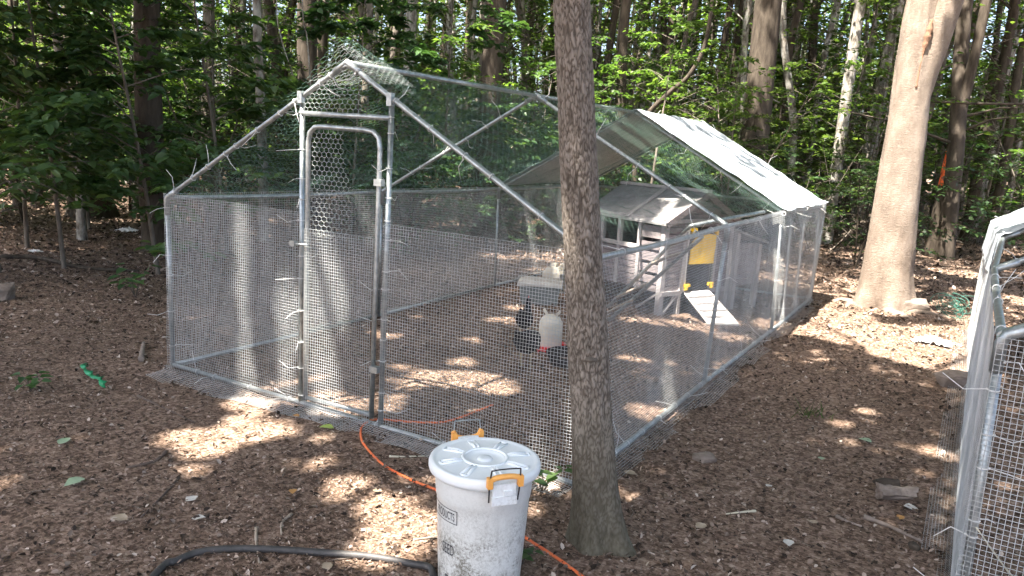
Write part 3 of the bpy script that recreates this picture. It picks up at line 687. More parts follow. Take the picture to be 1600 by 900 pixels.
# ------------------------------------------------------------------ saplings and understorey
def sapling_mesh(seed, h, spread, nb, twigs, nl, leaf, z0=.25, big=False, arch=.25):
    rng = np.random.default_rng(seed); mb = MB(); P = []; A = []; Nn = []; Ls = []
    nst = 1 if not big else 3
    for st in range(nst):
        lean = rng.normal(size=2)*.12*h*(1 if nst == 1 else 1.6)
        sp = np.array(spline([(0, 0, -.05), (lean[0]*.3, lean[1]*.3, h*.35), (lean[0]*.7, lean[1]*.7, h*.7), (lean[0], lean[1], h)], 6))
        mb.tube([tuple(p) for p in sp], list(np.linspace(.012+.004*h, .004, len(sp))), 6, False)
        for b in range(nb):
            t = z0+(1-z0)*(b+rng.random())/nb
            i = t*(len(sp)-1); k = int(min(i, len(sp)-2)); s = sp[k]+(sp[k+1]-sp[k])*(i-k)
            a = rng.random()*6.28; L = spread*(1.1-.65*t)*(.6+.7*rng.random())
            d = np.array([math.cos(a), math.sin(a), 0])
            e = s+d*L+[0, 0, L*(arch-.35*rng.random())]; m_ = s+d*L*.5+[0, 0, L*(arch*.75)]
            br = np.array(spline([s, m_, e], 5)); mb.tube([tuple(p) for p in br], list(np.linspace(.008, .002, len(br))), 4, False)
            for w in range(twigs):
                j = int(rng.integers(3, len(br))); q = br[j]; aa = a+rng.choice([-1, 1])*(.4+.6*rng.random()) if w else a
                tl = L*(.18+.25*rng.random()); dd = np.array([math.cos(aa), math.sin(aa), rng.normal()*.15-.05]); 
                n = max(3, int(nl*(.6+.8*rng.random())))
                u = np.linspace(.05, 1, n)[:, None]; base = q+dd*tl*u+rng.normal(size=(n, 3))*.012
                sidev = np.cross(dd, [0, 0, 1]); sg = np.where(np.arange(n) % 2 == 0, 1, -1)[:, None]
                P.append(base); A.append(dd*.7+sidev*sg*.9+rng.normal(size=(n, 3))*.25+[0, 0, -.12]); Nn.append(np.array([0, 0, 1])+rng.normal(size=(n, 3))*.3); Ls.append(leaf*(.6+.6*rng.random(n)))
    P = np.concatenate(P); A = np.concatenate(A); Nn = norm(np.concatenate(Nn)); Ls = np.concatenate(Ls)
    return mb, (P, A, Nn, Ls)
def sapling(name, seed, h, spread, nb, twigs, nl, leaf, mat, bark, hexl=False, **k):
    mb, (P, A, Nn, Ls) = sapling_mesh(seed, h, spread, nb, twigs, nl, leaf, **k)
    root = empty(name)
    mb.build('stem', bark, root)
    V, F = leaf_hex(P, A, Nn, Ls, Ls*.58) if hexl else leaf_quads(P, A, Nn, Ls, Ls*.6)
    link('foliage', mesh_np('foliage', V, F), mat, root)
    return root
def put(o, x, y, rz, s, label, cat, group=None, sz=None):
    o.location = (x, y, float(hgt(x, y))); o.rotation_euler = (0, 0, rz); o.scale = (s, s, sz or s); tag(o, label, cat, group)
# near leafy saplings on the left, each its own shape
near = [(-4.0, .9, 3.3, 1.5, 'big leafed sapling spreading over the far left litter'),
        (-3.0, 2.0, 3.4, 1.25, 'leafy sapling arching over the left corner post of the pen'),
        (-3.9, 1.5, 3.7, 1.4, 'tall leafy sapling hanging over the litter left of the pen'),
        (-4.4, .4, 4.0, 1.5, 'leafy sapling at the top left edge of the view'),
        (-3.6, 3.4, 3.9, 1.3, 'dense sapling in front of the dark trunk by the pen corner'),
        (-5.4, 1.9, 4.0, 1.5, 'broad sapling hanging before the leaning pale trunk'),
        (-6.6, 3.4, 3.8, 1.6, 'shaded sapling in front of the broad dark trunk'),
        (-3.0, 5.0, 3.7, 1.2, 'dark sapling close behind the left wall of the pen'),
        (-7.2, 1.7, 4.0, 1.6, 'leafy sapling beside the bright clearing on the far left'),
        (-5.3, 4.6, 4.3, 1.5, 'dark sapling behind the dark trunk at the pen corner'),
        (-2.6, 6.6, 4.2, 1.3, 'dark sapling behind the left roof slope of the pen')]
for i, (x, y, h, sp, lb) in enumerate(near):
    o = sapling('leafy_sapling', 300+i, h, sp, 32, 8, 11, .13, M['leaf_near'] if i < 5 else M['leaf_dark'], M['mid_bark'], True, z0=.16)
    put(o, x, y, 0, 1, lb, 'sapling', 'leafy saplings left of the pen')
o = sapling('leafy_sapling', 320, 3.9, 1.2, 16, 5, 9, .1, M['leaf_lit'], M['mid_bark'], True, z0=.6); put(o, .35, 7.6, 1.0, 1, 'light green sapling spray beside the top of the slim plated tree', 'sapling')
o = sapling('leafy_sapling', 321, 3.2, 1.1, 16, 5, 9, .1, M['leaf_mid'], M['mid_bark'], True, z0=.45); put(o, -1.0, 8.3, 1.0, 1, 'green sapling left of the slim plated tree behind the roof net', 'sapling')
# understorey prototypes
UP_ = [sapling('understorey_bush', 401, 3.0, 1.4, 20, 5, 8, .1, M['leaf_lit'], M['mid_bark'], big=True),
       sapling('understorey_bush', 402, 4.4, 1.6, 26, 5, 8, .11, M['leaf_mid'], M['dark_bark'], z0=.2),
       sapling('understorey_bush', 403, 2.0, 1.3, 14, 5, 8, .1, M['leaf_dark'], M['dark_bark'], big=True, z0=.15),
       sapling('understorey_bush', 404, 5.5, 1.7, 30, 5, 8, .115, M['leaf_lit'], M['mid_bark'], z0=.3)]
UL = ['sunny yellow-green bush', 'green sapling bush', 'low dark bush', 'tall yellow-green sapling']
usedu = set(); cnt = 0; rng = np.random.default_rng(91)
while cnt < 190:
    r = 11.5+23*rng.random()**.85; a = YAW+(rng.random()*2-1)*.66
    x = CAM[0]+math.sin(a)*r; y = CAM[1]+math.cos(a)*r
    if x > -2.4 and y < 9.5: continue
    i = int(rng.choice([0, 1, 2, 3], p=[.3, .25, .2, .25]))
    if r < 18 and i in (0, 1, 3) and rng.random() < .45: i = 2
    if i not in usedu: o = UP_[i]; usedu.add(i)
    else: o = copy_tree(UP_[i])
    zz = zone(x, y); put(o, x, y, rng.random()*6.28, .75+.5*rng.random(), UL[i]+' '+zz, 'bush', ['sunny bushes', 'green sapling bushes', 'low dark bushes', 'tall sunny saplings'][i]+' '+zz); cnt += 1
for q, (x, y, i, sc_) in enumerate([(-9.5, 3.2, 2, 1.1), (-8.2, 2.2, 2, .9), (-10.5, 2.4, 1, 1.0), (-9.0, 5.6, 2, 1.2), (-11.5, 4.0, 1, 1.0), (-12.5, 5.5, 2, 1.4), (-11.0, 6.5, 1, 1.1), (-13.5, 4.0, 2, 1.3), (-7.6, 3.0, 2, .7), (-6.4, 4.6, 2, .8), (-10.0, 7.5, 1, 1.1), (-14.0, 7.0, 0, 1.2), (-12.0, 8.5, 3, 1.0), (-7.4, 7.4, 2, 1.0), (-5.2, 6.0, 2, .8), (-15.5, 5.5, 1, 1.3), (-1.7, 6.6, 2, .7), (-2.2, 5.2, 2, .75), (-1.5, 8.2, 2, .9), (-3.2, 6.8, 2, .9), (-.6, 9.4, 2, .9), (-2.6, 9.2, 2, 1.0), (.6, 9.8, 2, .8), (1.6, 10.6, 2, .9), (2.9, 11.6, 2, .8)]):
    o = copy_tree(UP_[i]); zz = 'low behind the walls of the long pen' if q > 15 else ['in the deep shade beyond the leaning pale trunk', 'round the broad dark trunk on the left', 'at the rim of the far left clearing', 'behind the saplings on the far left'][q % 4]
    put(o, x, y, q*1.7, sc_, UL[i]+' '+zz, 'bush', 'bushes on the left, '+UL[i]+' '+zz)
# leafless pale brush: tangles of thin dead stems
def brush(seed):
    rg = np.random.default_rng(seed); m = MB()
    for k in range(26):
        a = rg.random()*6.28; L = .7+1.5*rg.random(); d = np.array([math.cos(a)*.55, math.sin(a)*.55, .8]); b0 = rg.normal(size=3)*[.35, .35, 0]
        c = b0+d*L*.5+rg.normal(size=3)*.12; e_ = b0+d*L+rg.normal(size=3)*.35-[0, 0, .25*L*rg.random()]
        m.tube(spline([b0, c, e_], 4), list(np.linspace(.013, .003, 9)), 4, False)
        for w in range(3):
            t = .3+.6*rg.random(); s_ = b0+(e_-b0)*t; f_ = s_+rg.normal(size=3)*.3; m.tube([tuple(s_), tuple((s_+f_)/2+rg.normal(size=3)*.03), tuple(f_)], [.006, .004, .002], 4, False)
    return m.mesh('dead_brush')
BR = [brush(1), brush(2), brush(3)]
for b_ in BR: b_.materials.append(M['mid_bark'])
for q in range(20):
    r = 13+14*rng.random(); a = YAW+(rng.random()*2-1)*.6; x = CAM[0]+math.sin(a)*r; y = CAM[1]+math.cos(a)*r
    if (x > -2.2 and y < 8.5) or a < YAW-.3: continue
    o = bpy.data.objects.new('dead_brush', BR[q % 3]); col.objects.link(o); zz = zone(x, y); put(o, x, y, rng.random()*6.28, .8+.6*rng.random(), 'tangle of leafless stems '+zz, 'brush', 'leafless brush '+zz)
# the far wood that reads as one mass
rng = np.random.default_rng(55)
nfar = 120000
ncl = 2000
ra = 36+20*rng.random(ncl); aa = YAW+(rng.random(ncl)*2-1)*.85
CC = np.stack([CAM[0]+np.sin(aa)*ra, CAM[1]+np.cos(aa)*ra, .3+19*rng.random(ncl)], 1)
ci = rng.integers(0, ncl, nfar); P = CC[ci]+rand_unit(nfar, rng)*rng.random((nfar, 1))**.5*np.array([1.6, 1.6, .9])
a = rng.random(nfar)*6.28
V, F = leaf_quads(P, np.stack([np.cos(a), np.sin(a), -.2+0*a], 1), norm(np.stack([rng.normal(size=nfar)*.5, rng.normal(size=nfar)*.5, np.ones(nfar)], 1)), .28+.2*rng.random(nfar), .2+.12*rng.random(nfar))
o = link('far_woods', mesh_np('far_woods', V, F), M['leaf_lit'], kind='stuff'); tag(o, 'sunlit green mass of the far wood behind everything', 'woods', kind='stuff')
ft = MB()
for k in range(170):
    r = 37+18*rng.random(); a_ = YAW+(rng.random()*2-1)*.8; x, y = CAM[0]+math.sin(a_)*r, CAM[1]+math.cos(a_)*r
    w = .06+.12*rng.random(); l_ = rng.normal(size=2)*.3
    ft.tube([(x, y, -.5), (x+l_[0], y+l_[1], 8), (x+l_[0]*2, y+l_[1]*2, 17)], [w, w*.85, w*.6], 6, False)
o = ft.build('far_trunks', M['pale_bark'], kind='stuff'); tag(o, 'crowd of distant pale trunks in the far wood', 'woods', kind='stuff')
# bent dark stem / vine behind the tarp
bs = MB(); bs.tube(spline([(-.35, 9.2, -.1), (-.55, 9.3, 1.5), (-.45, 9.3, 2.1), (-.05, 9.3, 2.55), (.25, 9.35, 2.85), (.45, 9.4, 3.4), (.5, 9.4, 4.6)], 6), list(np.linspace(.05, .03, 37)), 8)
tag(bs.build('bent_stem', M['dark_bark']), 'dark bent stem curving up to the right behind the pen ridge', 'tree')
for pts, lb in (([(-3.9, 4.45, 5.6), (-3.55, 4.16, 3.22), (-3.43, 4.13, 2.74), (-3.23, 4.14, 2.29)], 'pale vine hanging left of the pen door above the roof slope'), ([(-3.6, 4.6, 5.6), (-3.27, 4.33, 3.24), (-3.15, 4.3, 2.76), (-3.02, 4.24, 2.14)], 'second pale vine hanging nearer the pen roof peak')):
    v_ = MB(); v_.tube(spline(pts, 8), .008, 6); tag(v_.build('hanging_vine', M['pale_bark']), lb, 'vine')
fl_ = MB(); fl_.tube(spline([(2.4, 12.0, .1), (3.0, 12.3, .7), (3.5, 12.6, 1.5)], 5), [.07]*6+[.05]*5, 8)
tag(fl_.build('fallen_limb', M['dark_bark']), 'dark fallen limb propped up behind the thick smooth tree', 'branch')

# ------------------------------------------------------------------ wire cloth and netting
def wires(lines, offs):
    """lines (n, m, 3) polylines, offs (3, 3) prism corner offsets"""
    n, m, _ = lines.shape
    V = (lines[:, :, None, :]+offs[None, None]).reshape(-1, 3)
    I = np.arange(n*m*3).reshape(n, m, 3); F = []
    for k in range(3):
        k2 = (k+1) % 3
        F.append(np.stack([I[:, :-1, k], I[:, :-1, k2], I[:, 1:, k2], I[:, 1:, k]], -1).reshape(-1, 4))
    return V, np.concatenate(F)
def prism(Na, Ba, r): return np.stack([r*(math.cos(a)*np.array(Na)+math.sin(a)*np.array(Ba)) for a in (0, 2.094, 4.189)])
def cloth(fn, Lu, Lv, pitch, su, sv, nrm, du, dv, r=.0011):
    """square-mesh cloth: fn(u, v) -> points; su, sv = samples along u and v"""
    nu = int(Lu/pitch); nv = int(Lv/pitch)
    us = np.linspace(0, Lu, nu+1); vs = np.linspace(0, Lv, nv+1)
    U, Vv = np.meshgrid(us, np.linspace(0, Lv, sv), indexing='ij'); a = fn(U, Vv)
    V1, F1 = wires(a, prism(nrm, du, r))
    U, Vv = np.meshgrid(np.linspace(0, Lu, su), vs, indexing='ij'); b = fn(U, Vv).transpose(1, 0, 2)
    V2, F2 = wires(b, prism(nrm, dv, r))
    return np.concatenate([V1, V2]), np.concatenate([F1, F2+len(V1)])
def hexnet(fn, Lu, Lv, c, r, keep=None):
    """hexagonal netting over the sheet fn(u, v); c = cell width"""
    h = c*.9; E = []
    nu = int(Lu/c)+1; nv = int(Lv/(h*.75))+1
    i, j = np.meshgrid(np.arange(nu), np.arange(nv), indexing='ij'); i = i.ravel(); j = j.ravel()
    x = (i+.5*(j % 2))*c; y = j*h*.75
    tip = np.stack([x, y+h*.5], 1); ul = np.stack([x-c/2, y+h*.25], 1); ur = np.stack([x+c/2, y+h*.25], 1); dl = np.stack([x-c/2, y-h*.25], 1)
    S = np.concatenate([ul, tip, dl]); T_ = np.concatenate([tip, ur, ul])
    k = (np.minimum(S, T_).min(1) >= 0) & (np.maximum(S[:, 0], T_[:, 0]) <= Lu) & (np.maximum(S[:, 1], T_[:, 1]) <= Lv)
    if keep is not None: k &= keep((S[:, 0]+T_[:, 0])/2, (S[:, 1]+T_[:, 1])/2)
    S, T_ = S[k], T_[k]
    a = fn(S[:, 0], S[:, 1]); b = fn(T_[:, 0], T_[:, 1]); d = norm(b-a)
    x = norm(np.cross(d, [.31, .52, .8])); y = np.cross(d, x)
    ring = [r*(math.cos(t)*x+math.sin(t)*y) for t in (0, 2.094, 4.189)]
    V = np.stack([a+q for q in ring]+[b+q for q in ring], 1).reshape(-1, 3)
    o = np.arange(len(a))[:, None]*6
    F = np.concatenate([o+np.array([[0, 1, 4, 3]]), o+np.array([[1, 2, 5, 4]]), o+np.array([[2, 0, 3, 5]])])
    return V, F

# ------------------------------------------------------------------ zip tie prototypes
ZT = []
for k in range(5):
    z = MB(); rr = np.random.default_rng(60+k)
    z.tube([(.0172*math.cos(t), .0172*math.sin(t), 0) for t in np.linspace(0, 2*PI, 13)], .0022, 5, False)
    L = .07+.08*rr.random(); c = rr.normal()*.03
    z.tube([(.019, 0, 0), (.019+L*.5, c*.4, rr.normal()*.012), (.019+L, c, rr.normal()*.03)], [.0019, .0018, .0013], 4)
    z.box((.0205, 0, 0), (.007, .006, .006)); ZT.append(z.mesh('zip_tie')); ZT[-1].materials.append(M['zip'])
def zip_tie(parent, a, b, t, spin, k, sc=1.0):
    a = Vector(a); b = Vector(b); o = bpy.data.objects.new('zip_tie', ZT[k % 5]); col.objects.link(o); o.parent = parent
    o.location = a.lerp(b, t); o.scale = (sc, sc, 1); q = (b-a).to_track_quat('Z', 'Y'); o.rotation_mode = 'QUATERNION'
    from mathutils import Quaternion
    o.rotation_quaternion = q @ Quaternion((0, 0, 1), spin)

TR = .0145
def tube_part(name, parent, a, b, r=TR, mat=None, bow=0.0):
    m = MB(); a = Vector(a); b = Vector(b)
    if bow:
        mid = (a+b)/2+Vector((0, 0, -bow)); pts = spline([a, mid, b], 5)
    else: pts = [a, b]
    m.tube(pts, r, 12); return m.build(name, mat or M['galv'], parent)

def pen(name, label, ox, oy, nodes, front_door, detail):
    """gabled walk-in pen 3 m wide; nodes[k] = (y, left_base, left_eave, ridge, right_eave, right_base), each (x, z) offsets"""
    root = empty(name, (ox, oy, 0)); tag(root, label, 'wire pen')
    fr = [[Vector((p[0], y, p[1])) for p in n] for y, *n in nodes]
    nb = len(fr)
    for k, (lb, le, rg, re, rb) in enumerate(fr):
        tube_part('post', root, lb, le); tube_part('post', root, rb, re)
        for e_, sgn in ((le, -1), (re, 1)):
            m = MB()
            u = (e_-rg).normalized()
            m.tube([rg+Vector((0, 0, -.012)), rg+u*.05, e_-u*.03, e_+Vector((0, 0, -.02))], TR, 12); m.build('rafter', M['galv'], root)
            s = MB(); s.tube([e_-u*.11, e_-u*.015, e_+Vector((0, 0, -.02)), e_+Vector((0, 0, -.11))], TR+.004, 12); s.build('elbow_joint', M['galv'], root)
        s = MB(); s.tube([rg+(le-rg).normalized()*.1, rg+Vector((0, 0, .004)), rg+(re-rg).normalized()*.1], TR+.004, 12); s.build('ridge_joint', M['galv'], root)
    for k in range(nb-1):
        for i, nm in ((0, 'bottom_rail'), (1, 'eave_rail'), (2, 'ridge_tube'), (3, 'eave_rail'), (4, 'bottom_rail')):
            tube_part(nm, root, fr[k][i], fr[k+1][i], bow=.012 if i in (1, 3) else 0)
    tube_part('bottom_rail', root, fr[0][0], fr[0][4]); tube_part('bottom_rail', root, fr[-1][0], fr[-1][4])
    tube_part('eave_rail', root, fr[-1][1], fr[-1][3])
    return root, fr

# --- pen one
e = .02
nodes = [(0, (0.01, e), (-.005, 1.125), (1.508, 1.95), (2.995, 1.102), (2.985, e)),
         (2.05, (.03, e), (.03, 1.114), (1.504, 1.948), (3.03, 1.125), (2.985, e)),
         (4.1, (-.03, e), (-.04, 1.09), (1.475, 1.955), (2.97, 1.118), (3.0, e)),
         (6.15, (0, e), (0, 1.11), (1.53, 1.965), (3.02, 1.107), (2.99, e))]
P1, f1 = pen('wire_pen', 'long gabled poultry pen of steel tubes and wire mesh with a door', 0, 0, nodes, True, True)
# door posts and header
dpl = ((1.184, 0, e), (1.186, 0, 1.775)); dpr = ((1.79, 0, e), (1.812, 0, 1.775))
tube_part('door_post', P1, *dpl); tube_part('door_post', P1, *dpr)
tube_part('door_header', P1, (1.19, -.005, 1.685), (1.81, -.005, 1.678))
for p in (dpl[1], dpr[1]):
    b = MB(); b.box((p[0], -.012, p[2]-.005), (.032, .026, .065)); b.build('clamp', M['galv'], P1)
door = empty('door', (0, -.03, 0)); door.parent = P1
dp = [(1.254, 0, .06), (1.258, 0, .8), (1.262, 0, 1.53), (1.275, 0, 1.585), (1.31, 0, 1.613), (1.36, 0, 1.618), (1.5, 0, 1.615), (1.66, 0, 1.612), (1.72, 0, 1.605), (1.757, 0, 1.575), (1.768, 0, 1.52), (1.758, 0, .8), (1.75, 0, .07)]
m = MB(); m.tube(dp, TR*.95, 12); m.build('door_frame', M['galv'], door)
m = MB(); m.tube([(1.254, 0, .075), (1.75, 0, .085)], TR*.9, 12); m.build('door_bar', M['galv'], door)
m = MB(); m.tube([(1.16, -.035, .97), (1.3, -.035, .972)], .006, 8); m.box((1.185, -.03, .97), (.035, .03, .03)); m.build('latch', M['galv'], door)
for zz in (.35, 1.35):
    m = MB(); m.box((1.775, -.01, zz), (.05, .03, .035)); m.build('hinge', M['galv'], door)
fn = lambda u, v: np.stack([1.262+u, .0+.012*np.sin(u*7+v*4), 1.02+v], -1)
V, F = hexnet(fn, .5, .59, .037, .0006, lambda a, b: a > .29+.03*np.sin(b*9)); link('hex_netting', mesh_np('hex_netting', V, F), M['greenwire'], door, 'stuff')
V, F = hexnet(fn, .5, .59, .037, .0013, lambda a, b: a < .29+.03*np.sin(b*9)); link('hex_netting', mesh_np('hex_netting', V, F), M['hexwire'], door, 'stuff')
fn = lambda u, v: np.stack([1.258+u, -.022+.012*np.sin(u*9)*np.sin(v*3), .03+v], -1)
V, F = cloth(fn, .495, 1.03, .0165, 14, 14, (0, 1, 0), (1, 0, 0), (0, 0, 1), .0011); link('hardware_cloth', mesh_np('hardware_cloth', V, F), M['wire'], door, 'stuff')
# front cloth either side of the door, running out as a flap on the ground
def front_fn(x0):
    def fn(u, v):
        # v from 0 (outer edge of flap) to 1.35 (top)
        x = x0+u; fl = .17
        w = .028*vnoise(x*3.2+4, v*.9)+.02*np.sin(x*9.0)*np.exp(-np.abs(v-.3)*2.0)
        z = np.where(v < fl, .0, v-fl); y = np.where(v < fl, -(fl-v)*.95, 0)
        top = (1.125-.0077*x)/1.1
        z = z*top
        y2 = y-.027+w*np.clip((z)*6, .2, 1)*np.clip((1.12-z)*5, .1, 1)
        zz = np.where(v < fl, hgt(x, y2)+.006+.035*vnoise(x*3.3, v*7+2)+.022*(v/fl)**2, z+.028)
        return np.stack([x+.01*vnoise(x*5, v*3), y2, zz], -1)
    return fn
for x0, L in ((0.0, 1.19), (1.8, 1.19)):
    V, F = cloth(front_fn(x0), L, 1.27, .0165, 44, 34, (0, 1, 0), (1, 0, 0), (0, 0, 1), .0011)
    link('hardware_cloth', mesh_np('hardware_cloth', V, F), M['wire'], P1, 'stuff')
V, F = cloth(lambda u, v: front_fn(1.19)(u, v), .61, .16, .0165, 20, 10, (0, 0, 1), (1, 0, 0), (0, 1, 0), .00125)
link('hardware_cloth', mesh_np('hardware_cloth', V, F), M['wire'], P1, 'stuff')
# side and back cloths
def side_fn(sgn, xr, seed, flap):
    ys = [0, 2.05, 4.1, 6.15]
    bi, ei = (0, 1) if sgn < 0 else (4, 3)
    bx = [f1[k][bi].x for k in range(4)]; ex = [f1[k][ei].x for k in range(4)]; ez = [f1[k][ei].z for k in range(4)]
    def fn(u, v):
        y = u; t = np.clip((v-flap)/1.1, 0, 1)
        x = np.interp(y, ys, bx)*(1-t)+np.interp(y, ys, ex)*t+sgn*.024
        w = .05*vnoise(y*1.7+seed, v*.6)+(.003+.012*np.clip((y-3.9)/.6, 0, 1))*np.sin(y*9+seed+v*1.2)
        x = x+w*np.clip(t*5, 0, 1)*np.clip((1-t)*4, .06, 1)-sgn*.0
        x = np.where(v < flap, x+sgn*(flap-v)*.95, x)
        zt = t*np.interp(y, ys, ez)+.02
        z = np.where(v < flap, hgt(x, y)+.006+.035*vnoise(y*3.3+seed, v*7)+.015*(v/flap)**2, zt)
        return np.stack([x, y+.02*vnoise(y*2, v*2+seed), z], -1)
    return fn
V, F = cloth(side_fn(-1, 0, 3, .08), 6.12, 1.18, .0165, 70, 20, (1, 0, 0), (0, 1, 0), (0, 0, 1), .00115); link('hardware_cloth', mesh_np('hardware_cloth', V, F), M['wire'], P1, 'stuff')
V, F = cloth(side_fn(1, 0, 13, .13), 6.12, 1.23, .0165, 70, 24, (1, 0, 0), (0, 1, 0), (0, 0, 1), .00092); link('hardware_cloth', mesh_np('hardware_cloth', V, F), M['wire'], P1, 'stuff')
V, F = cloth(lambda u, v: np.stack([u, 6.17+.02*np.sin(u*6), .02+v], -1), 3.0, 1.08, .0165, 30, 8, (0, 1, 0), (1, 0, 0), (0, 0, 1), .0011); link('hardware_cloth', mesh_np('hardware_cloth', V, F), M['wire'], P1, 'stuff')
# roof netting, sagging between the hoops and bunched up over the front peak
def roof_fn(sgn):
    sl_ = math.hypot(1.5, .84)
    def fn(u, v):
        t = u/sl_; ph = (v % 2.05)/2.05
        sag = .10*np.sin(PI*np.clip(ph, 0, 1))*np.sin(PI*np.clip(t, 0, 1))*(1+.6*vnoise(u*2+3*sgn, v*2))
        bump = .1*np.exp(-(t/.13)**2)*np.exp(-((v-.05)/.2)**2)
        return np.stack([1.5+sgn*t*1.5+.02*vnoise(u*6, v*6), v-.06*np.exp(-(v/.2)**2), 1.975-.84*t-sag+bump+.015*vnoise(u*9+4, v*9)], -1)
    return fn
for s in (-1, 1):
    V, F = hexnet(roof_fn(s), 1.72, 6.1, .042, .0007); link('roof_netting', mesh_np('roof_netting', V, F), M['greenwire'], P1, 'stuff')
def puff(sgn):
    def fn(u, v):
        a = np.stack([1.5+sgn*u*.87, -.05+v, 1.98-u*.49+.06*np.exp(-(u/.12)**2)*np.exp(-((v-.06)/.14)**2)+.02*vnoise(u*9+sgn, v*9)], -1); return a
    return fn
for s in (-1, 1):
    V, F = hexnet(puff(s), .26, .36, .034, .0007); link('roof_netting', mesh_np('roof_netting', V, F), M['hexwire'], P1, 'stuff')
gab = lambda y: (lambda u, v: np.stack([u+.01*vnoise(u*6, v*6), y+.02*vnoise(u*3, v*3), 1.12+v], -1))
V, F = hexnet(gab(-.012), 3.0, .8, .04, .0006, lambda a, b: (b < .83-np.abs(a-1.5)*.553-.03) & ~((a > 1.2) & (a < 1.8) & (b < .56)) & ~((a > 1.2) & (a < 1.62) & (b > .5))); link('gable_netting', mesh_np('gable_netting', V, F), M['greenwire'], P1, 'stuff')
V, F = hexnet(gab(-.016), 3.0, .8, .036, .0011, lambda a, b: (b < .83-np.abs(a-1.5)*.553-.03) & (a > 1.2) & (a < 1.62) & (b > .57)); link('gable_netting', mesh_np('gable_netting', V, F), M['hexwire'], P1, 'stuff')
V, F = hexnet(gab(6.16), 3.0, .8, .05, .0006, lambda a, b: b < .83-np.abs(a-1.5)*.553-.03); link('gable_netting', mesh_np('gable_netting', V, F), M['greenwire'], P1, 'stuff')
# zip ties
zr = np.random.default_rng(66); k = 0
segs = [(f1[0][2], f1[0][1], 10), (f1[0][2], f1[0][3], 7), (f1[0][0], f1[0][1], 5), (f1[1][2], f1[1][1], 8), (f1[1][2], f1[1][3], 8), (f1[1][3], f1[1][4], 5), (f1[2][2], f1[2][3], 6),
        (f1[2][3], f1[2][4], 4), (Vector(dpl[0]), Vector(dpl[1]), 11), (Vector(dpr[0]), Vector(dpr[1]), 13), (f1[0][0], f1[0][4], 9), (f1[0][4], f1[1][4], 8), (f1[1][4], f1[2][4], 7), (f1[3][2], f1[3][3], 6), (f1[0][3], f1[1][3], 4), (f1[1][3], f1[3][3], 6)]
for a, b, n in segs:
    for i in range(n):
        zip_tie(P1, a, b, (i+.2+.6*zr.random())/n, zr.random()*6.28, k); k += 1

# --- tarps
def tarp(name, label, ox, y0, y1, x0, x1, ez, rz, mid, drop, seed):
    nu, nv = 110, 80; V = []
    us = np.linspace(-drop, 3+drop, nu); vs = np.linspace(y0, y1, nv)
    U, Y = np.meshgrid(us, vs, indexing='ij')
    t = np.clip(np.abs(U-1.5)/1.5, 0, None)
    z = rz-(rz-ez)*np.minimum(t, 1)+.032
    over = np.clip(np.abs(U-1.5)-1.53, 0, None)
    x = np.clip(U, -.045, 3.045)+np.sign(U-1.5)*over*.12
    z = z-over*.95
    ph = (Y-y0)/(y1-y0)
    z = z-.03*np.sin(PI*ph)*np.sin(PI*np.clip(t, 0, 1))+.006*np.sin(U*23+Y*3)*.6+.02*vnoise(U*3+seed, Y*4)+.012*np.abs(vnoise(U*5+Y*3+seed, Y*6-U*4))+.006*vnoise(U*14, Y*14+seed)
    x = x+np.where(over > 0, .012*np.sin(Y*13+seed), 0)
    P = np.stack([ox+x, Y+.025*vnoise(U*3, Y*.5+seed), z], -1).reshape(-1, 3)
    I = np.arange(nu*nv).reshape(nu, nv); F = np.stack([I[:-1, :-1], I[1:, :-1], I[1:, 1:], I[:-1, 1:]], -1).reshape(-1, 4)
    o = link(name, mesh_np(name, P, F, True), M['tarp']); md = o.modifiers.new('thick', 'SOLIDIFY'); md.thickness = .003; tag(o, label, 'tarp')
    # eyelets along the low hems
    gm = MB(); gm.lathe([(.006, 0), (.013, .003), (.013, -.003), (.006, 0)], n=12)
    me = gm.mesh('eyelet'); me.materials.append(M['galv'])
    for yy in np.linspace(y0+.1, y1-.1, 5):
        for sx in (-.02, 3.02):
            e_ = bpy.data.objects.new('eyelet', me); col.objects.link(e_); e_.parent = o; e_.location = (ox+sx, yy, ez+.045)
    return o
tarp('roof_tarp', 'silver white tarp stretched over the far end of the long pen', 0, 4.05, 6.2, 0, 3, 1.11, 1.958, 1.5, .04, 3)

# --- pen two at the right
nodes2 = [(-.49, (4.555, e), (4.53, 1.11), (6.03, 1.95), (7.53, 1.11), (7.53, e)), (1.3, (4.57, e), (4.55, 1.11), (6.05, 1.95), (7.55, 1.11), (7.55, e)),
          (3.5, (4.6, e), (4.65, 1.11), (6.15, 1.95), (7.6, 1.11), (7.6, e)), (5.69, (4.6, e), (4.64, 1.11), (6.14, 1.95), (7.6, 1.11), (7.6, e))]
P2, f2 = pen('wire_pen', 'second wire mesh pen cut off by the right edge beside the path', 0, 0, nodes2, False, False)
def side2(u, v):
    fl = .14; y = u-.49; t = np.clip((v-fl)/1.1, 0, 1)
    x = np.interp(y, [-.49, 1.3, 3.5, 5.7], [4.555, 4.57, 4.6, 4.6])*(1-t)+np.interp(y, [-.49, 1.3, 3.5, 5.7], [4.53, 4.55, 4.64, 4.64])*t-.022
    x = x+(.018*vnoise(y*2+5, v)+.008*np.sin(y*9))*np.clip(t*5, 0, 1)*np.clip((1-t)*4, .1, 1)
    x = np.where(v < fl, x-(fl-v)*.8, x)
    z = np.where(v < fl, hgt(x, y)+.006+.035*vnoise(y*3.3, v*7)+.015*(v/fl)**2, t*1.1+.02)
    return np.stack([x, y, z], -1)
V, F = cloth(side2, 6.15, 1.24, .0165, 60, 24, (1, 0, 0), (0, 1, 0), (0, 0, 1), .0009); link('hardware_cloth', mesh_np('hardware_cloth', V, F), M['wire'], P2, 'stuff')
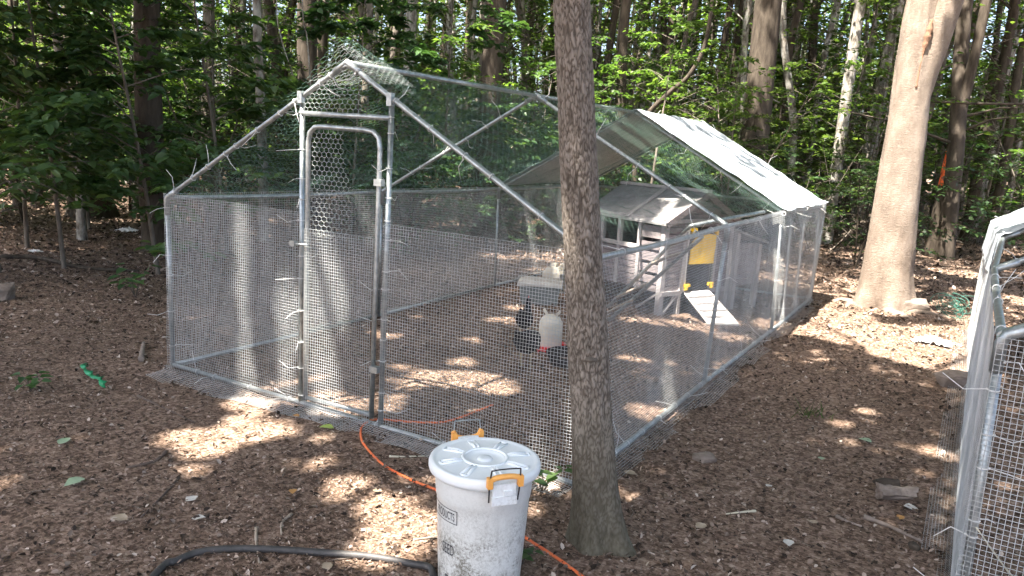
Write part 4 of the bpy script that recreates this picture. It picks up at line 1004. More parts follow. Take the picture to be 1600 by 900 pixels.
V, F = cloth(lambda u, v: np.stack([4.52+u, -.51-.01*np.sin(u*8)-.02*vnoise(u*2, v*2), .02+v], -1), 3.0, 1.09, .0165, 30, 10, (0, 1, 0), (1, 0, 0), (0, 0, 1), .0012); link('hardware_cloth', mesh_np('hardware_cloth', V, F), M['wire'], P2, 'stuff')
V, F = hexnet(lambda u, v: np.stack([4.53+u, -.5+0*u, 1.12+v], -1), 3.0, .8, .05, .001, lambda a, b: b < .83-np.abs(a-1.5)*.553-.03); link('gable_netting', mesh_np('gable_netting', V, F), M['hexwire'], P2, 'stuff')
for a, b, n in [(f2[0][0], f2[0][1], 9), (f2[0][1], f2[0][2], 5), (f2[1][1], f2[1][2], 4), (f2[2][1], f2[2][2], 4), (f2[2][0], f2[2][1], 3), (f2[0][1], f2[1][1], 4)]:
    for i in range(n): zip_tie(P2, a, b, (i+.2+.6*zr.random())/n, zr.random()*6.28, k, .88); k += 1
tarp('roof_tarp', 'wrinkled white tarp over the far end of the second pen', 4.67, 3.42, 5.75, 0, 3, 1.11, 1.95, 6.1, .36, 8)

# ------------------------------------------------------------------ hen house
# local x = along the gable (away), local y = back along the house
hx = np.array([.40674, .91355]); hy = np.array([-.91355, .40674]); H0 = np.array([1.95, 3.95])
def HP(s, l, z): return (H0[0]+hx[0]*s+hy[0]*l, H0[1]+hx[1]*s+hy[1]*l, z)
HM = Matrix(((hx[0], hy[0], 0), (hx[1], hy[1], 0), (0, 0, 1)))
house = empty('hen_house', (0, 0, 0)); tag(house, 'mauve grey wooden hen house with a gabled felt roof inside the long pen', 'hen house')
def hbox(name, s0, s1, l0, l1, z0, z1, mat, parent=None):
    m = MB(); m.box(HP((s0+s1)/2, (l0+l1)/2, (z0+z1)/2), (abs(s1-s0), abs(l1-l0), abs(z1-z0)), HM); return m.build(name, mat, parent or house)
def hbar(name, a, b, w, h, mat, parent=None, up=(0, 0, 1)):
    m = MB(); m.bar(HP(*a), HP(*b), w, h, up); return m.build(name, mat, parent or house)
GW, HL, ZF, ZE, ZA = 1.0, 1.12, .24, .96, 1.2
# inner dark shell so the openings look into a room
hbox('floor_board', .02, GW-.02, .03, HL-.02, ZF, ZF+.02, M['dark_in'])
hbox('back_wall', .03, GW-.03, HL-.03, HL-.01, ZF, ZE, M['mauve'])
hbox('far_wall', GW-.04, GW-.02, .03, HL-.03, ZF, ZE, M['mauve'])
# legs, corner posts
for s in (0.02, GW-.02):
    for l in (.02, HL-.02): hbox('leg', s-.028, s+.028, l-.028, l+.028, -.02, ZE, M['trimwood'])
for s in (.275, .735): hbox('door_jamb', s-.02, s+.02, -.022, .02, ZF-.02, .9, M['trimwood'])
hbox('leg', .24, .28, -.02, .025, -.02, ZF, M['trimwood'])
# gable boards: split round the door opening
ph = .064; z = ZF
while z < ZA-.03:
    z1 = min(z+ph-.006, ZA-.02); zc = (z+z1)/2
    if zc < ZE: spans = [(.05, .255), (.755, GW-.05)] if zc < .88 else [(.05, GW-.05)]
    else:
        w = (ZA-z1)/(ZA-ZE)*(GW/2); spans = [(GW/2-w, GW/2+w)] if w > .03 else []
    for a, b in spans: hbox('plank', a, b, .0, .016+.003*RND.random(), z, z1, M['mauve'])
    z += ph
hbox('top_trim', .0, GW, -.022, -.002, ZE-.04, ZE-.003, M['trimwood'])
hbox('bottom_trim', .0, .26, -.022, -.002, ZF-.035, ZF+.01, M['trimwood']); hbox('bottom_trim', .75, GW, -.022, -.002, ZF-.035, ZF+.01, M['trimwood'])
hbar('leg_brace', (.05, -.005, .03), (.23, -.005, ZF-.03), .03, .02, M['trimwood'])
hbar('leg_brace', (.0, .05, ZF-.03), (.0, .3, .04), .03, .02, M['trimwood'])
# automatic door: yellow panel raised in its frame, yellow corner brackets
hbox('door_track', .297, .318, -.03, -.012, ZF, .88, M['rampwood']); hbox('door_track', .694, .713, -.03, -.012, ZF, .88, M['greybox'])
m = MB()
pts = [(.33, .515), (.69, .51), (.7, .8), (.6, .81), (.42, .79), (.35, .72)]
fa = [HP(s, -.045, z) for s, z in pts]; fb = [HP(s, -.03, z) for s, z in pts]
b0 = len(m.v); m.v += fa+fb; n = len(pts)
m.f.append(tuple(range(n))); m.f.append(tuple(reversed(range(n, 2*n)))); m.sm += [False]*2
for i in range(n): m.f.append((i, n+i, n+(i+1) % n, (i+1) % n)); m.sm.append(False)
sd = m.build('sliding_door', M['yellow'], house); sd['label'] = 'raised bright yellow door panel'
for s, z in ((.33, .3), (.68, .3), (.36, .86), (.68, .84)):
    m = MB(); m.box(HP(s, -.04, z), (.075, .025, .028), HM); m.box(HP(s+(.015 if s > .5 else -.015), -.045, z-.015), (.03, .025, .055), HM); m.build('corner_bracket', M['yellow'], house)
# near long wall facing the camera: louvred door by the corner, low boards, open windows above
z = ZF
while z < .62:
    hbox('plank', -.003, .013+.003*RND.random(), .34, HL-.04, z, z+ph-.006, M['mauve']); z += ph
for l in (.33, .62, .88): hbox('window_post', -.02, .02, l-.022, l+.022, ZF, ZE, M['trimwood'])
hbox('window_sill', -.025, .02, .31, HL, .63, .67, M['trimwood']); hbox('top_trim', -.024, -.002, .0, HL, ZE-.055, ZE-.004, M['trimwood'])
lv = [(.05, .3, ZF, .3), (.05, .3, .315, .39), (.05, .3, .425, .5), (.05, .3, .535, .62), (.05, .3, .65, .72), (.05, .3, .76, .88)]
for a, b, z0, z1 in lv: hbox('plank', -.012, .008, a, b, z0, z1, M['mauve'])
# roof: two felt slopes, battens, ridge cap, barge boards
ov = .05; su = Vector(HP(0, 0, 0))
for sgn in (-1, 1):
    m = MB(); c = GW/2; zed = ZE-.04
    A_ = (c, -ov, ZA+.02); B_ = (c, HL+ov, ZA+.02); C_ = (c+sgn*(c+ov), HL+ov, zed); D_ = (c+sgn*(c+ov), -ov, zed)
    q = [A_, B_, C_, D_]
    m.v += [HP(*p) for p in q]+[HP(p[0], p[1], p[2]-.02) for p in q]
    m.f += [(0, 1, 2, 3), (7, 6, 5, 4), (0, 4, 5, 1), (1, 5, 6, 2), (2, 6, 7, 3), (3, 7, 4, 0)]; m.sm += [False]*6
    rp = m.build('roof_slope', M['roof_felt'], house)
    for l in (.5,):
        hbar('batten', (c+sgn*.02, l, ZA+.028), (c+sgn*(c+ov), l, zed+.012), .05, .016, M['trimwood'], rp, (HM @ Vector((0, 0, 1))))
    hbar('barge_board', (c, -ov-.012, ZA+.0), (c+sgn*(c+ov), -ov-.012, zed-.015), .018, .06, M['mauve'])
hbar('ridge_cap', (GW/2, -ov-.02, ZA+.035), (GW/2, HL+ov, ZA+.035), .07, .03, M['trimwood'])
# side extension at the far corner
hbox('leg', GW+.05, GW+.1, -.03, .02, -.02, .84, M['trimwood'])
for i in range(7): hbox('plank', GW+.1, 1.45, .0, .016+.003*RND.random(), ZF+.01+i*ph, ZF+.01+i*ph+ph-.006, M['mauve'])
hbox('leg', 1.42, 1.47, -.03, .02, -.02, .68, M['trimwood'])
m = MB(); q = [(GW+.02, -.08, .84), (GW+.02, .5, .84), (1.52, .5, .71), (1.52, -.08, .71)]
m.v += [HP(*p) for p in q]+[HP(p[0], p[1], p[2]-.02) for p in q]; m.f += [(0, 1, 2, 3), (7, 6, 5, 4), (0, 4, 5, 1), (1, 5, 6, 2), (2, 6, 7, 3), (3, 7, 4, 0)]; m.sm += [False]*6
m.build('extension_roof', M['roof_felt'], house)
# ramp with cleats
ra_ = [np.array(p) for p in ((2.1, 4.23, .235), (2.25, 4.57, .235), (2.7, 4.11, .03), (2.45, 3.94, .03))]
m = MB(); m.v += [tuple(p) for p in ra_]+[tuple(p-[0, 0, .018]) for p in ra_]; m.f += [(3, 2, 1, 0), (4, 5, 6, 7), (0, 1, 5, 4), (1, 2, 6, 5), (2, 3, 7, 6), (3, 0, 4, 7)]; m.sm += [False]*6
rp = m.build('ramp', M['rampwood'], house)
for t in (.2, .42, .63, .82):
    a = ra_[0]+(ra_[3]-ra_[0])*t; b = ra_[1]+(ra_[2]-ra_[1])*t; m = MB(); m.bar(a+[0, 0, .006], b+[0, 0, .006], .014, .014); m.build('cleat', M['trimwood'], rp)

# ------------------------------------------------------------------ roost ladder leaning on the side wall
ro = empty('roost_ladder', (1.5, 3.6, 0)); tag(ro, 'leaning roost ladder of two steel tubes with branch rungs in front of the hen house', 'roost ladder')
def lp(*p): return tuple(np.array(p)-[1.5, 3.6, 0])
ra1 = spline([lp(1.42, 3.95, .02), lp(2.05, 3.42, .62), lp(2.42, 3.1, .96), lp(2.52, 3.12, 1.02), lp(2.9, 3.7, 1.13)], 5)
ra2 = spline([lp(1.68, 3.38, .02), lp(2.2, 2.98, .5), lp(2.72, 2.55, .98)], 6)
for p in (ra1, ra2):
    m = MB(); m.tube(p, .0165, 10); m.build('rail', M['galv'], ro)
for (a, b) in (((1.58, 3.52, .04), (2.0, 3.1, .3)), ((1.5, 3.9, .12), (2.2, 2.98, .5)), ((1.98, 3.5, .57), (2.56, 2.68, .83)), ((2.24, 3.26, .8), (2.78, 2.5, 1.02))):
    m = MB(); mid = (np.array(a)+np.array(b))/2+[.01, .02, .015]
    m.tube(spline([lp(*a), lp(*mid), lp(*b)], 4), [.014, .016, .015, .016, .014, .015, .014, .013, .011], 8); m.build('rung', M['branch'], ro)

# ------------------------------------------------------------------ hens
def loft(rings, n=20):
    m = MB()
    for c, u, v in rings:
        for k in range(n):
            a = 2*PI*k/n; m.v.append(tuple(np.array(c)+np.array(u)*math.cos(a)+np.array(v)*math.sin(a)))
    for i in range(len(rings)-1):
        for k in range(n): m.f.append((i*n+k, i*n+(k+1) % n, (i+1)*n+(k+1) % n, (i+1)*n+k)); m.sm.append(True)
    m.f.append(tuple(reversed(range(n)))); m.f.append(tuple((len(rings)-1)*n+k for k in range(n))); m.sm += [True]*2
    return m
def hen(x, y, rz, s, spine, label):
    """spine: (x, z, halfwidth, halfheight, pitch) from tail tip to beak root; x forward"""
    root = empty('hen', G(x, y), rz); root.scale = (s, s, s); tag(root, label, 'hen', None)
    rings = []
    for px, pz, w, h, p in spine:
        rings.append(((px, 0, pz), (0, w, 0), (-math.sin(p)*h, 0, math.cos(p)*h)))
    b = loft(rings); me = b.mesh('body'); me.materials.append(M['feather'])
    o = link('body', me, None, root); sd_ = o.modifiers.new('s', 'SUBSURF'); sd_.levels = 1; sd_.render_levels = 1
    for sy in (-1, 1):   # folded wing
        wr = []
        for t in np.linspace(0, 1, 7):
            wx = .09-.27*t; wz = .245-.0*t+.03*t; hh = .055*math.sin(PI*min(max(t*.9+.08, 0), 1))+.004
            wr.append(((wx, sy*(.088-.035*abs(t-.35)), wz), (0, .014, 0), (0, 0, hh)))
        w = loft(wr, 10); w.build('wing', M['feather'], root)
        lg = MB(); lg.tube([(.0, sy*.045, .17), (-.012, sy*.045, .1), (.004, sy*.045, .012)], [.018, .0085, .007], 8)
        for ta in (-.5, 0, .5, PI): lg.tube([(.004, sy*.045, .012), (.004+.05*math.cos(ta), sy*.045+.05*math.sin(ta), .005)], [.006, .003], 6)
        lg.build('leg', M['horn'], root)
    hx_, hz_, hp = spine[-1][0], spine[-1][1], spine[-1][4]
    d = np.array([math.cos(hp), 0, math.sin(hp)])
    bk = MB(); bk.tube([(hx_, 0, hz_), (hx_+d[0]*.03, 0, hz_+d[2]*.03-.006)], [.011, .001], 8); bk.build('beak', M['horn'], root)
    cb = MB(); px, pz = spine[-3][0], spine[-3][1]; top = np.array([-math.sin(hp), 0, math.cos(hp)])
    for i in range(4):
        c = np.array([hx_, 0, hz_])-d*(.012+.014*i)+top*.03
        cb.tube([tuple(c-top*.008), tuple(c+top*(.012+.006*(i in (1, 2))))], [.007, .002], 6)
    cb.build('comb', M['comb'], root)
    for sy in (-1, 1):
        ey = MB(); ey.lathe([(.0005, .0035), (.0035, .002), (.004, 0)], n=10); ey.v = [(hx_-d[0]*.018+p[0], sy*(.0185+p[2]), hz_-d[2]*.018+.008+p[1]) for p in ey.v]; ey.build('eye', M['orange'], root)
    wt = MB(); wt.tube([(hx_-d[0]*.01, 0, hz_-.014), (hx_-d[0]*.012, 0, hz_-.042)], [.006, .01], 8); wt.build('wattle', M['comb'], root)
peck = [(-.30, .40, .012, .03, .9), (-.25, .355, .035, .07, .7), (-.18, .285, .065, .095, .4), (-.08, .24, .1, .11, .1), (.04, .225, .108, .11, -.1), (.14, .225, .088, .095, -.3), (.21, .225, .055, .068, -.5), (.26, .2, .036, .042, -.9), (.29, .165, .027, .03, -1.1), (.315, .13, .026, .028, -1.0), (.335, .105, .019, .02, -.8), (.345, .095, .01, .011, -.7)]
stand = [(-.27, .44, .012, .035, 1.0), (-.23, .385, .035, .07, .8), (-.17, .3, .065, .095, .45), (-.07, .245, .1, .112, .15), (.04, .235, .108, .115, .1), (.12, .26, .085, .1, .5), (.16, .32, .054, .062, .9), (.175, .385, .034, .04, 1.2), (.185, .43, .027, .031, .9), (.2, .46, .028, .031, .3), (.222, .463, .02, .021, 0), (.235, .462, .01, .011, 0)]
hen(1.79, 1.62, 1.75, .82, peck, 'black hen pecking at the red tray of the drinker')
hen(1.38, 2.3, 1.9, .68, stand, 'black hen standing left behind the drinker')

# drinker: milky jug with handle upside down over a red tray
dk = empty('drinker', G(1.7, 2.16)); dk.scale = (.84, .84, .9); tag(dk, 'milky plastic drinker jug standing on a red tray in the pen', 'drinker')
m = MB(); m.lathe([(.001, .006), (.13, .006), (.15, .012), (.155, .06), (.148, .062), (.142, .02), (.1, .018), (.001, .018)], n=36); m.build('tray', M['red'], dk)
m = MB(); m.lathe([(.10, .03), (.112, .05), (.115, .2), (.11, .25), (.092, .29), (.06, .315), (.03, .322), (.001, .323)], n=32)
m.v = [(p[0]*(1+.03*math.sin(p[2]*60)), p[1]*.9, p[2]) for p in m.v]; m.build('jug', M['hdpe'], dk)
m = MB()
for sx in (-1, 1): m.tube(spline([(sx*.045, 0, .31), (sx*.075, 0, .345), (sx*.085, 0, .36)], 3), .013, 8)
m.build('handle_lug', M['hdpe'], dk)
# beige lidded nest bin and white jug behind the drinker
bx = empty('nest_bin', G(.74, 3.75), .45); tag(bx, 'low grey-green plastic bin with a beige lid behind the drinker', 'storage bin')
m = MB()
def frustum(m, w0, d0, w1, d1, z0, z1):
    b = len(m.v)
    for w, d, z in ((w0, d0, z0), (w1, d1, z1)): m.v += [(-w/2, -d/2, z), (w/2, -d/2, z), (w/2, d/2, z), (-w/2, d/2, z)]
    for q in ((3, 2, 1, 0), (4, 5, 6, 7), (0, 1, 5, 4), (1, 2, 6, 5), (2, 3, 7, 6), (3, 0, 4, 7)): m.f.append(tuple(b+i for i in q)); m.sm.append(False)
frustum(m, .36, .3, .42, .36, 0, .2); m.build('bin_body', M['greybox'], bx)
m = MB(); frustum(m, .46, .4, .45, .39, .2, .225); frustum(m, .4, .34, .36, .3, .225, .245); m.build('bin_lid', M['crate'], bx)
m = MB(); m.box((.225, 0, .17), (.012, .14, .05)); m.build('latch', M['dark_in'], bx)
jg = empty('white_jug', G(.62, 4.28)); tag(jg, 'white plastic jug with square shoulders standing behind the beige lidded bin', 'jug')
m = MB(); frustum(m, .2, .14, .22, .15, 0, .22); frustum(m, .22, .15, .12, .1, .22, .29); frustum(m, .07, .07, .065, .065, .29, .33); m.build('jug_body', M['hdpe'], jg)
m = MB(); m.tube(spline([(.05, 0, .27), (.09, 0, .33), (.11, 0, .31), (.105, 0, .2)], 4), .011, 8); m.build('handle', M['hdpe'], jg)
fp = empty('feed_pan', G(2.0, 1.95)); tag(fp, 'shallow dark grey rubber feed pan on the soil beside the pecking hen', 'feed pan')
m = MB(); m.lathe([(.001, .004), (.15, .004), (.19, .085), (.198, .085), (.162, .0), (.001, .0)], n=36); m.build('pan', M['dark_in'], fp)

# ------------------------------------------------------------------ seed bin in the foreground
B0 = np.array([3.06, -.955]); bz = float(hgt(*B0))
bn_ = empty('seed_bin', (B0[0], B0[1], bz)); tag(bn_, 'grimy white round seed bin with lid and orange handles in front of the pen', 'seed bin')
def br(z): return .146+.024*z/.47
m = MB(); m.lathe([(.001, .012), (.135, .012), (.144, 0), (.148, .012)]+[(br(z), z) for z in np.linspace(.02, .36, 9)]+[(br(.37)+.002, .365), (br(.38)+.004, .385), (br(.46)+.004, .46)], n=72); m.build('body', M['binwhite'], bn_)
ld = MB(); ld.lathe([(.172, .452), (.186, .45), (.194, .455), (.197, .465), (.197, .478), (.193, .488), (.183, .492), (.176, .488), (.166, .487), (.1, .490), (.07, .4915), (.066, .4855), (.03, .4855), (.026, .4865), (.024, .4905), (.012, .492), (.001, .492)], n=96)
lid = ld.build('lid', M['lidwhite'], bn_)
cd = math.atan2(CAM[1]-B0[1], CAM[0]-B0[0])
for k_ in range(8):
    a = cd+.35+k_*PI/4; m = MB()
    for sg in (-1, 1):
        da = sg*.02
        m.tube([(.075*math.cos(a+da*4), .075*math.sin(a+da*4), .489), (.11*math.cos(a+da*3.6), .11*math.sin(a+da*3.6), .4935), (.16*math.cos(a+da*4), .16*math.sin(a+da*4), .4875)], [.0045, .0055, .004], 8)
    m.tube([(.16*math.cos(a-.085), .16*math.sin(a-.085), .488), (.165*math.cos(a), .165*math.sin(a), .4895), (.16*math.cos(a+.085), .16*math.sin(a+.085), .488)], .0042, 8)
    m.build('rib', M['lidwhite'], lid)
m = MB(); m.tube([(.078*math.cos(t), .078*math.sin(t), .4915) for t in np.linspace(0, 2*PI, 49)], .0055, 8, False); m.build('centre_ring', M['lidwhite'], lid)
def handle(ang, tilt, front):
    h = empty('handle'); h.parent = bn_; h.location = (.196*math.cos(ang), .196*math.sin(ang), .445); h.rotation_euler = (0, 0, ang-PI/2)
    # local x along the rim, local y outward, z up
    wb_ = MB(); q = (lambda x, z: (x, .012+tilt*(z), z))
    wb_.tube(spline([q(-.05, -.02), q(-.052, .03), q(-.05, .088), q(-.043, .096), q(0, .098), q(.043, .096), q(.05, .088), q(.052, .03), q(.05, -.02)], 4), .0027, 6); wb_.build('wire_bail', M['galv'] if not front else M['dark_in'], h)
    g_ = MB(); zc = .052 if front else .04
    g_.tube(spline([q(-.056, zc+(.0 if front else .022)), q(-.045, zc+.012*(1 if front else .3)), q(-.02, zc+.018*(1 if front else -.3)), q(.02, zc+.018*(1 if front else -.3)), q(.045, zc+.012*(1 if front else .3)), q(.056, zc+(.0 if front else .022))], 4), [.0095]*21, 8)
    for sx in (-1, 1): g_.box(q(sx*.053, zc+.0), (.017, .02, .036))
    g_.build('grip', M['orange'], h)
    c = MB(); c.box((0, .012, .016), (.078, .014, .055)); c.box((0, .017, -.014), (.086, .01, .03)); c.box((-.012, .02, .012), (.03, .012, .016)); c.build('clip', M['lidwhite'], h)
handle(cd+.33, .12, True); handle(cd+.33+PI, .25, False)
def wrap_text(txt, size, ang_right, zc, sx, lift=.0012, shear=0):
    cu = bpy.data.curves.new('lettering', 'FONT'); cu.body = txt; cu.size = size; cu.extrude = 0; cu.align_x = 'RIGHT'; cu.offset = size*.012
    to = bpy.data.objects.new('lettering_src', cu); col.objects.link(to)
    bpy.context.view_layer.update()
    me = bpy.data.meshes.new_from_object(to.evaluated_get(bpy.context.evaluated_depsgraph_get()))
    bpy.data.objects.remove(to)
    import bmesh
    bm = bmesh.new(); bm.from_mesh(me)
    bmesh.ops.triangulate(bm, faces=bm.faces); bmesh.ops.subdivide_edges(bm, edges=[e for e in bm.edges if e.calc_length() > size*.25], cuts=2)
    for v in bm.verts:
        x, y = v.co.x*sx, v.co.y; z = zc+y; r = br(z)+lift
        a = ang_right+x/r; v.co = (r*math.cos(a), r*math.sin(a), z)
    bm.to_mesh(me); bm.free(); me.materials.clear(); me.materials.append(M['ink'])
    return link('lettering', me, None, bn_)
cl = cd-.6
wrap_text('PRODUCTS', .042, cl, .312, .46)
wrap_text('SEED', .056, cl, .18, .5)
m = MB()
def on_bin(a, z, l=.0014): r = br(z)+l; return (r*math.cos(a), r*math.sin(a), z)
fa_ = [cl+.07-.10*i for i in range(12)]
for i in range(11):
    for z0, z1 in ((.301, .304), (.349, .352)): m.quad(on_bin(fa_[i], z0), on_bin(fa_[i+1], z0), on_bin(fa_[i+1], z1), on_bin(fa_[i], z1))
m.quad(on_bin(cl+.07, .301), on_bin(cl+.05, .301), on_bin(cl+.05, .352), on_bin(cl+.07, .352)); m.build('label_border', M['ink'], bn_)
m = MB()     # small dark bird silhouette low on the drum
bird = [(-.0, .06), (.012, .07), (.02, .085), (.03, .098), (.042, .1), (.048, .092), (.044, .082), (.046, .07), (.04, .055), (.03, .046), (.018, .045)]
m.v += [on_bin(cl-.12-(p[0]-.02)/.15, p[1]+.0) for p in bird]; m.f.append(tuple(range(len(bird)))); m.sm.append(False)
m.build('bird_print', M['ink'], bn_)

# ------------------------------------------------------------------ cord, hose
def lay(name, pts, r, mat, label, cat, n=8, sides=10):
    P = [(x, y, float(hgt(x, y))+r*.9+dz) for x, y, dz in [(p+(0,))[:3] for p in pts]]
    m = MB(); m.tube(spline(P, n), r, sides); return tag(m.build(name, mat), label, cat)
lay('extension_cord', [(2.07, .72), (2.05, .41), (2.0, .26), (1.87, .15), (1.72, .05), (1.725, -.07), (1.836, -.208), (1.974, -.311), (2.15, -.397), (2.335, -.434), (2.497, -.452), (2.8, -.496), (3.06, -.586), (3.19, -.635), (3.325, -.69), (3.7, -.85), (4.1, -1.2)], .0062, M['cord'], 'orange extension cord running from the pen door past the seed bin', 'cord')
lay('hose', [(2.3, -1.9), (2.102, -1.567), (2.093, -1.495), (2.1, -1.416), (2.158, -1.337), (2.292, -1.239), (2.459, -1.14), (2.639, -1.053), (2.786, -1.007), (2.882, -.996), (3.0, -1.2), (3.1, -1.6)], .0135, M['hose'], 'black rubber hose looped on the ground in front of the seed bin', 'hose')

# ------------------------------------------------------------------ small things on the ground
def stick(pts, r, mat, label, group=None):
    P = [(x, y, float(hgt(x, y))+r*.8+dz) for x, y, dz in [(p+(0,))[:3] for p in pts]]
    m = MB(); S = spline(P, 5); rr = [r*(1-.55*i/len(S))*(1+.15*math.sin(i*2.1)) for i in range(len(S))]
    m.tube(S, rr, 7); tag(m.build('stick', mat), label, 'stick', group)
stick([(4.188, .528), (4.3, .5), (4.427, .424)], .012, M['driftwood'], 'knobbly brown stick lying on the path below the broken wood')
stick([(4.08, .46), (4.13, .43), (4.19, .42)], .009, M['driftwood'], 'short stick lying left of the knobbly stick on the path')
stick([(3.76, .28), (3.71, .22), (3.66, .15)], .006, M['straw'], 'thin pale straw on the path right of the slim plated tree')
stick([(-.32, -.01), (-.5, .12), (-.66, .24)], .02, M['driftwood'], 'short thick brown stick left of the pen corner')
stick([(1.49, -1.04), (1.6, -1.2), (1.7, -1.37)], .006, M['twig'], 'forked grey twig on the sunny soil left of the hose')
stick([(2.15, -.99), (2.17, -1.06), (2.24, -1.13)], .007, M['branch'], 'short tan twig above the hose loop')
stick([(2.12, -1.15), (2.2, -1.22), (2.33, -1.32)], .007, M['branch'], 'tan twig crossing the hose loop')
stick([(2.1, -.3), (2.14, -.262), (2.233, -.149)], .006, M['paleleaf'] if False else M['straw'], 'thin whitish stick beside the rim of the seed bin lid')
stick([(-4.8, 1.29), (-4.57, 1.58), (-3.71, 1.6), (-3.2, 1.9)], .03, M['dark_bark'], 'long dark limb lying in the shade on the far left')
stick([(1.2, -.9), (1.25, -1.0), (1.22, -1.12)], .009, M['twig'], 'brown twig on the soil left of the sunny patch')
stick([(.3, -.45), (.55, -.5), (.95, -.55)], .008, M['twig'], 'long thin twig lying left of the sunny patch before the pen')
stick([(2.78, -.66), (2.75, -.78), (2.72, -.9, .03)], .008, M['branch'], 'pale twig standing against the side of the seed bin')
stick([(4.75, -.2, .2), (4.65, -.35, .35), (4.55, -.53, .52)], .004, M['straw'], 'pale grass straw stuck in the second pen mesh')
def blob(name, x, y, d, mat, label, cat, seed, rz=0, sink=.2):
    """angular stone: hull of random points, slightly subdivided and roughened"""
    import bmesh
    rng = np.random.default_rng(seed+40); bm = bmesh.new()
    for p in rand_unit(26, rng)*np.array([1.0, 1.0, .8]): bm.verts.new(tuple(np.sign(p)*np.abs(p)**.6*.5*np.array(d)*(.85+.3*rng.random())))
    r = bmesh.ops.convex_hull(bm, input=bm.verts)
    bmesh.ops.delete(bm, geom=[v for v in bm.verts if not v.link_faces], context='VERTS')
    bmesh.ops.triangulate(bm, faces=bm.faces); bmesh.ops.subdivide_edges(bm, edges=bm.edges, cuts=3, use_grid_fill=True, smooth=.04)
    for v in bm.verts:
        v.co *= 1+.1*float(vnoise(v.co.x*40+seed, v.co.y*40+v.co.z*30)); v.co.z += d[2]*(.5-sink)
    bmesh.ops.rotate(bm, verts=bm.verts, cent=(0, 0, 0), matrix=Matrix.Rotation(rz, 3, 'Z'))
    me = bpy.data.meshes.new(name); bm.to_mesh(me); bm.free()
    tag(link(name, me, mat, loc=G(x, y)), label, cat)
def split_wood(x, y, L, mat, label, seed, rz):
    rng = np.random.default_rng(seed); m = MB()
    for k in range(9):
        a = np.array([-L/2*(.8+.2*rng.random()), rng.normal()*L*.07, .02+abs(rng.normal())*L*.1]); b = np.array([L/2*(.7+.3*rng.random()), rng.normal()*L*.07, .015+abs(rng.normal())*L*.12])
        m.tube(spline([a, (a+b)/2+rng.normal(size=3)*L*.03, b], 3), [L*.07, L*.1, L*.11, L*.11, L*.1, L*.09, L*.075], 5)
    m.v = [tuple(np.array(p)*(1+.05*rng.normal())) for p in m.v]; m.sm = [False]*len(m.sm)
    o = m.build('broken_wood', mat, loc=G(x, y)); o.rotation_euler = (0, 0, rz); tag(o, label, 'wood')
split_wood(4.24, 1.0, .13, M['dark_bark'], 'dark rotten lump of wood on the path', 1, .4)
split_wood(4.29, .84, .2, M['driftwood'], 'pale split piece of wood lying beside the dark lump on the path', 2, .7)
blob('stone', 4.5, 3.35, (.26, .2, .15), M['stone'], 'flat brown stone beside the second pen wall', 'stone', 3, .3)
blob('stone', 3.39, .72, (.12, .1, .05), M['stone'], 'small flat stone on the soil beside the long pen', 'stone', 4, 1)
blob('stone', -2.75, .25, (.34, .26, .2), M['stone'], 'mossy rock at the left edge of the view', 'stone', 5, 1)
blob('stone', 4.4, .35, (.05, .045, .04), M['dark_bark'], 'small black lump on the path near the bottom of the view', 'stone', 6)
blob('stone', 4.05, 6.35, (.4, .22, .2), M['stone'], 'rounded stone leaning on the roots of the thick smooth tree', 'stone', 7, .3)
def fallen_leaf(x, y, L, mat, label, rz, seed, group=None, at=None):
    rng = np.random.default_rng(seed); m = MB(); n = 9
    prof = [0, .3, .46, .5, .47, .4, .28, .14, .0]; c, s = math.cos(rz), math.sin(rz)
    for i in range(n):
        t = i/(n-1)
        for w, zz in ((-1, .10), (0, 0), (1, .10)):
            px = (t-.5)*L; py = w*prof[i]*L*.75*(1+.2*rng.normal()*abs(w)*.5); pz = zz*abs(w)*L*prof[i]*1.6+.03*L*math.sin(t*5+seed)+.012
            m.v.append((px*c-py*s, px*s+py*c, pz))
    for i in range(n-1):
        for k in range(2): m.f.append((i*3+k, i*3+k+1, (i+1)*3+k+1, (i+1)*3+k)); m.sm.append(True)
    o = m.build('fallen_leaf', mat, loc=at or G(x, y, .003)); tag(o, label, 'leaf', group)
    if at: o.rotation_euler = (0, math.atan2(.848, 1.5), 0)
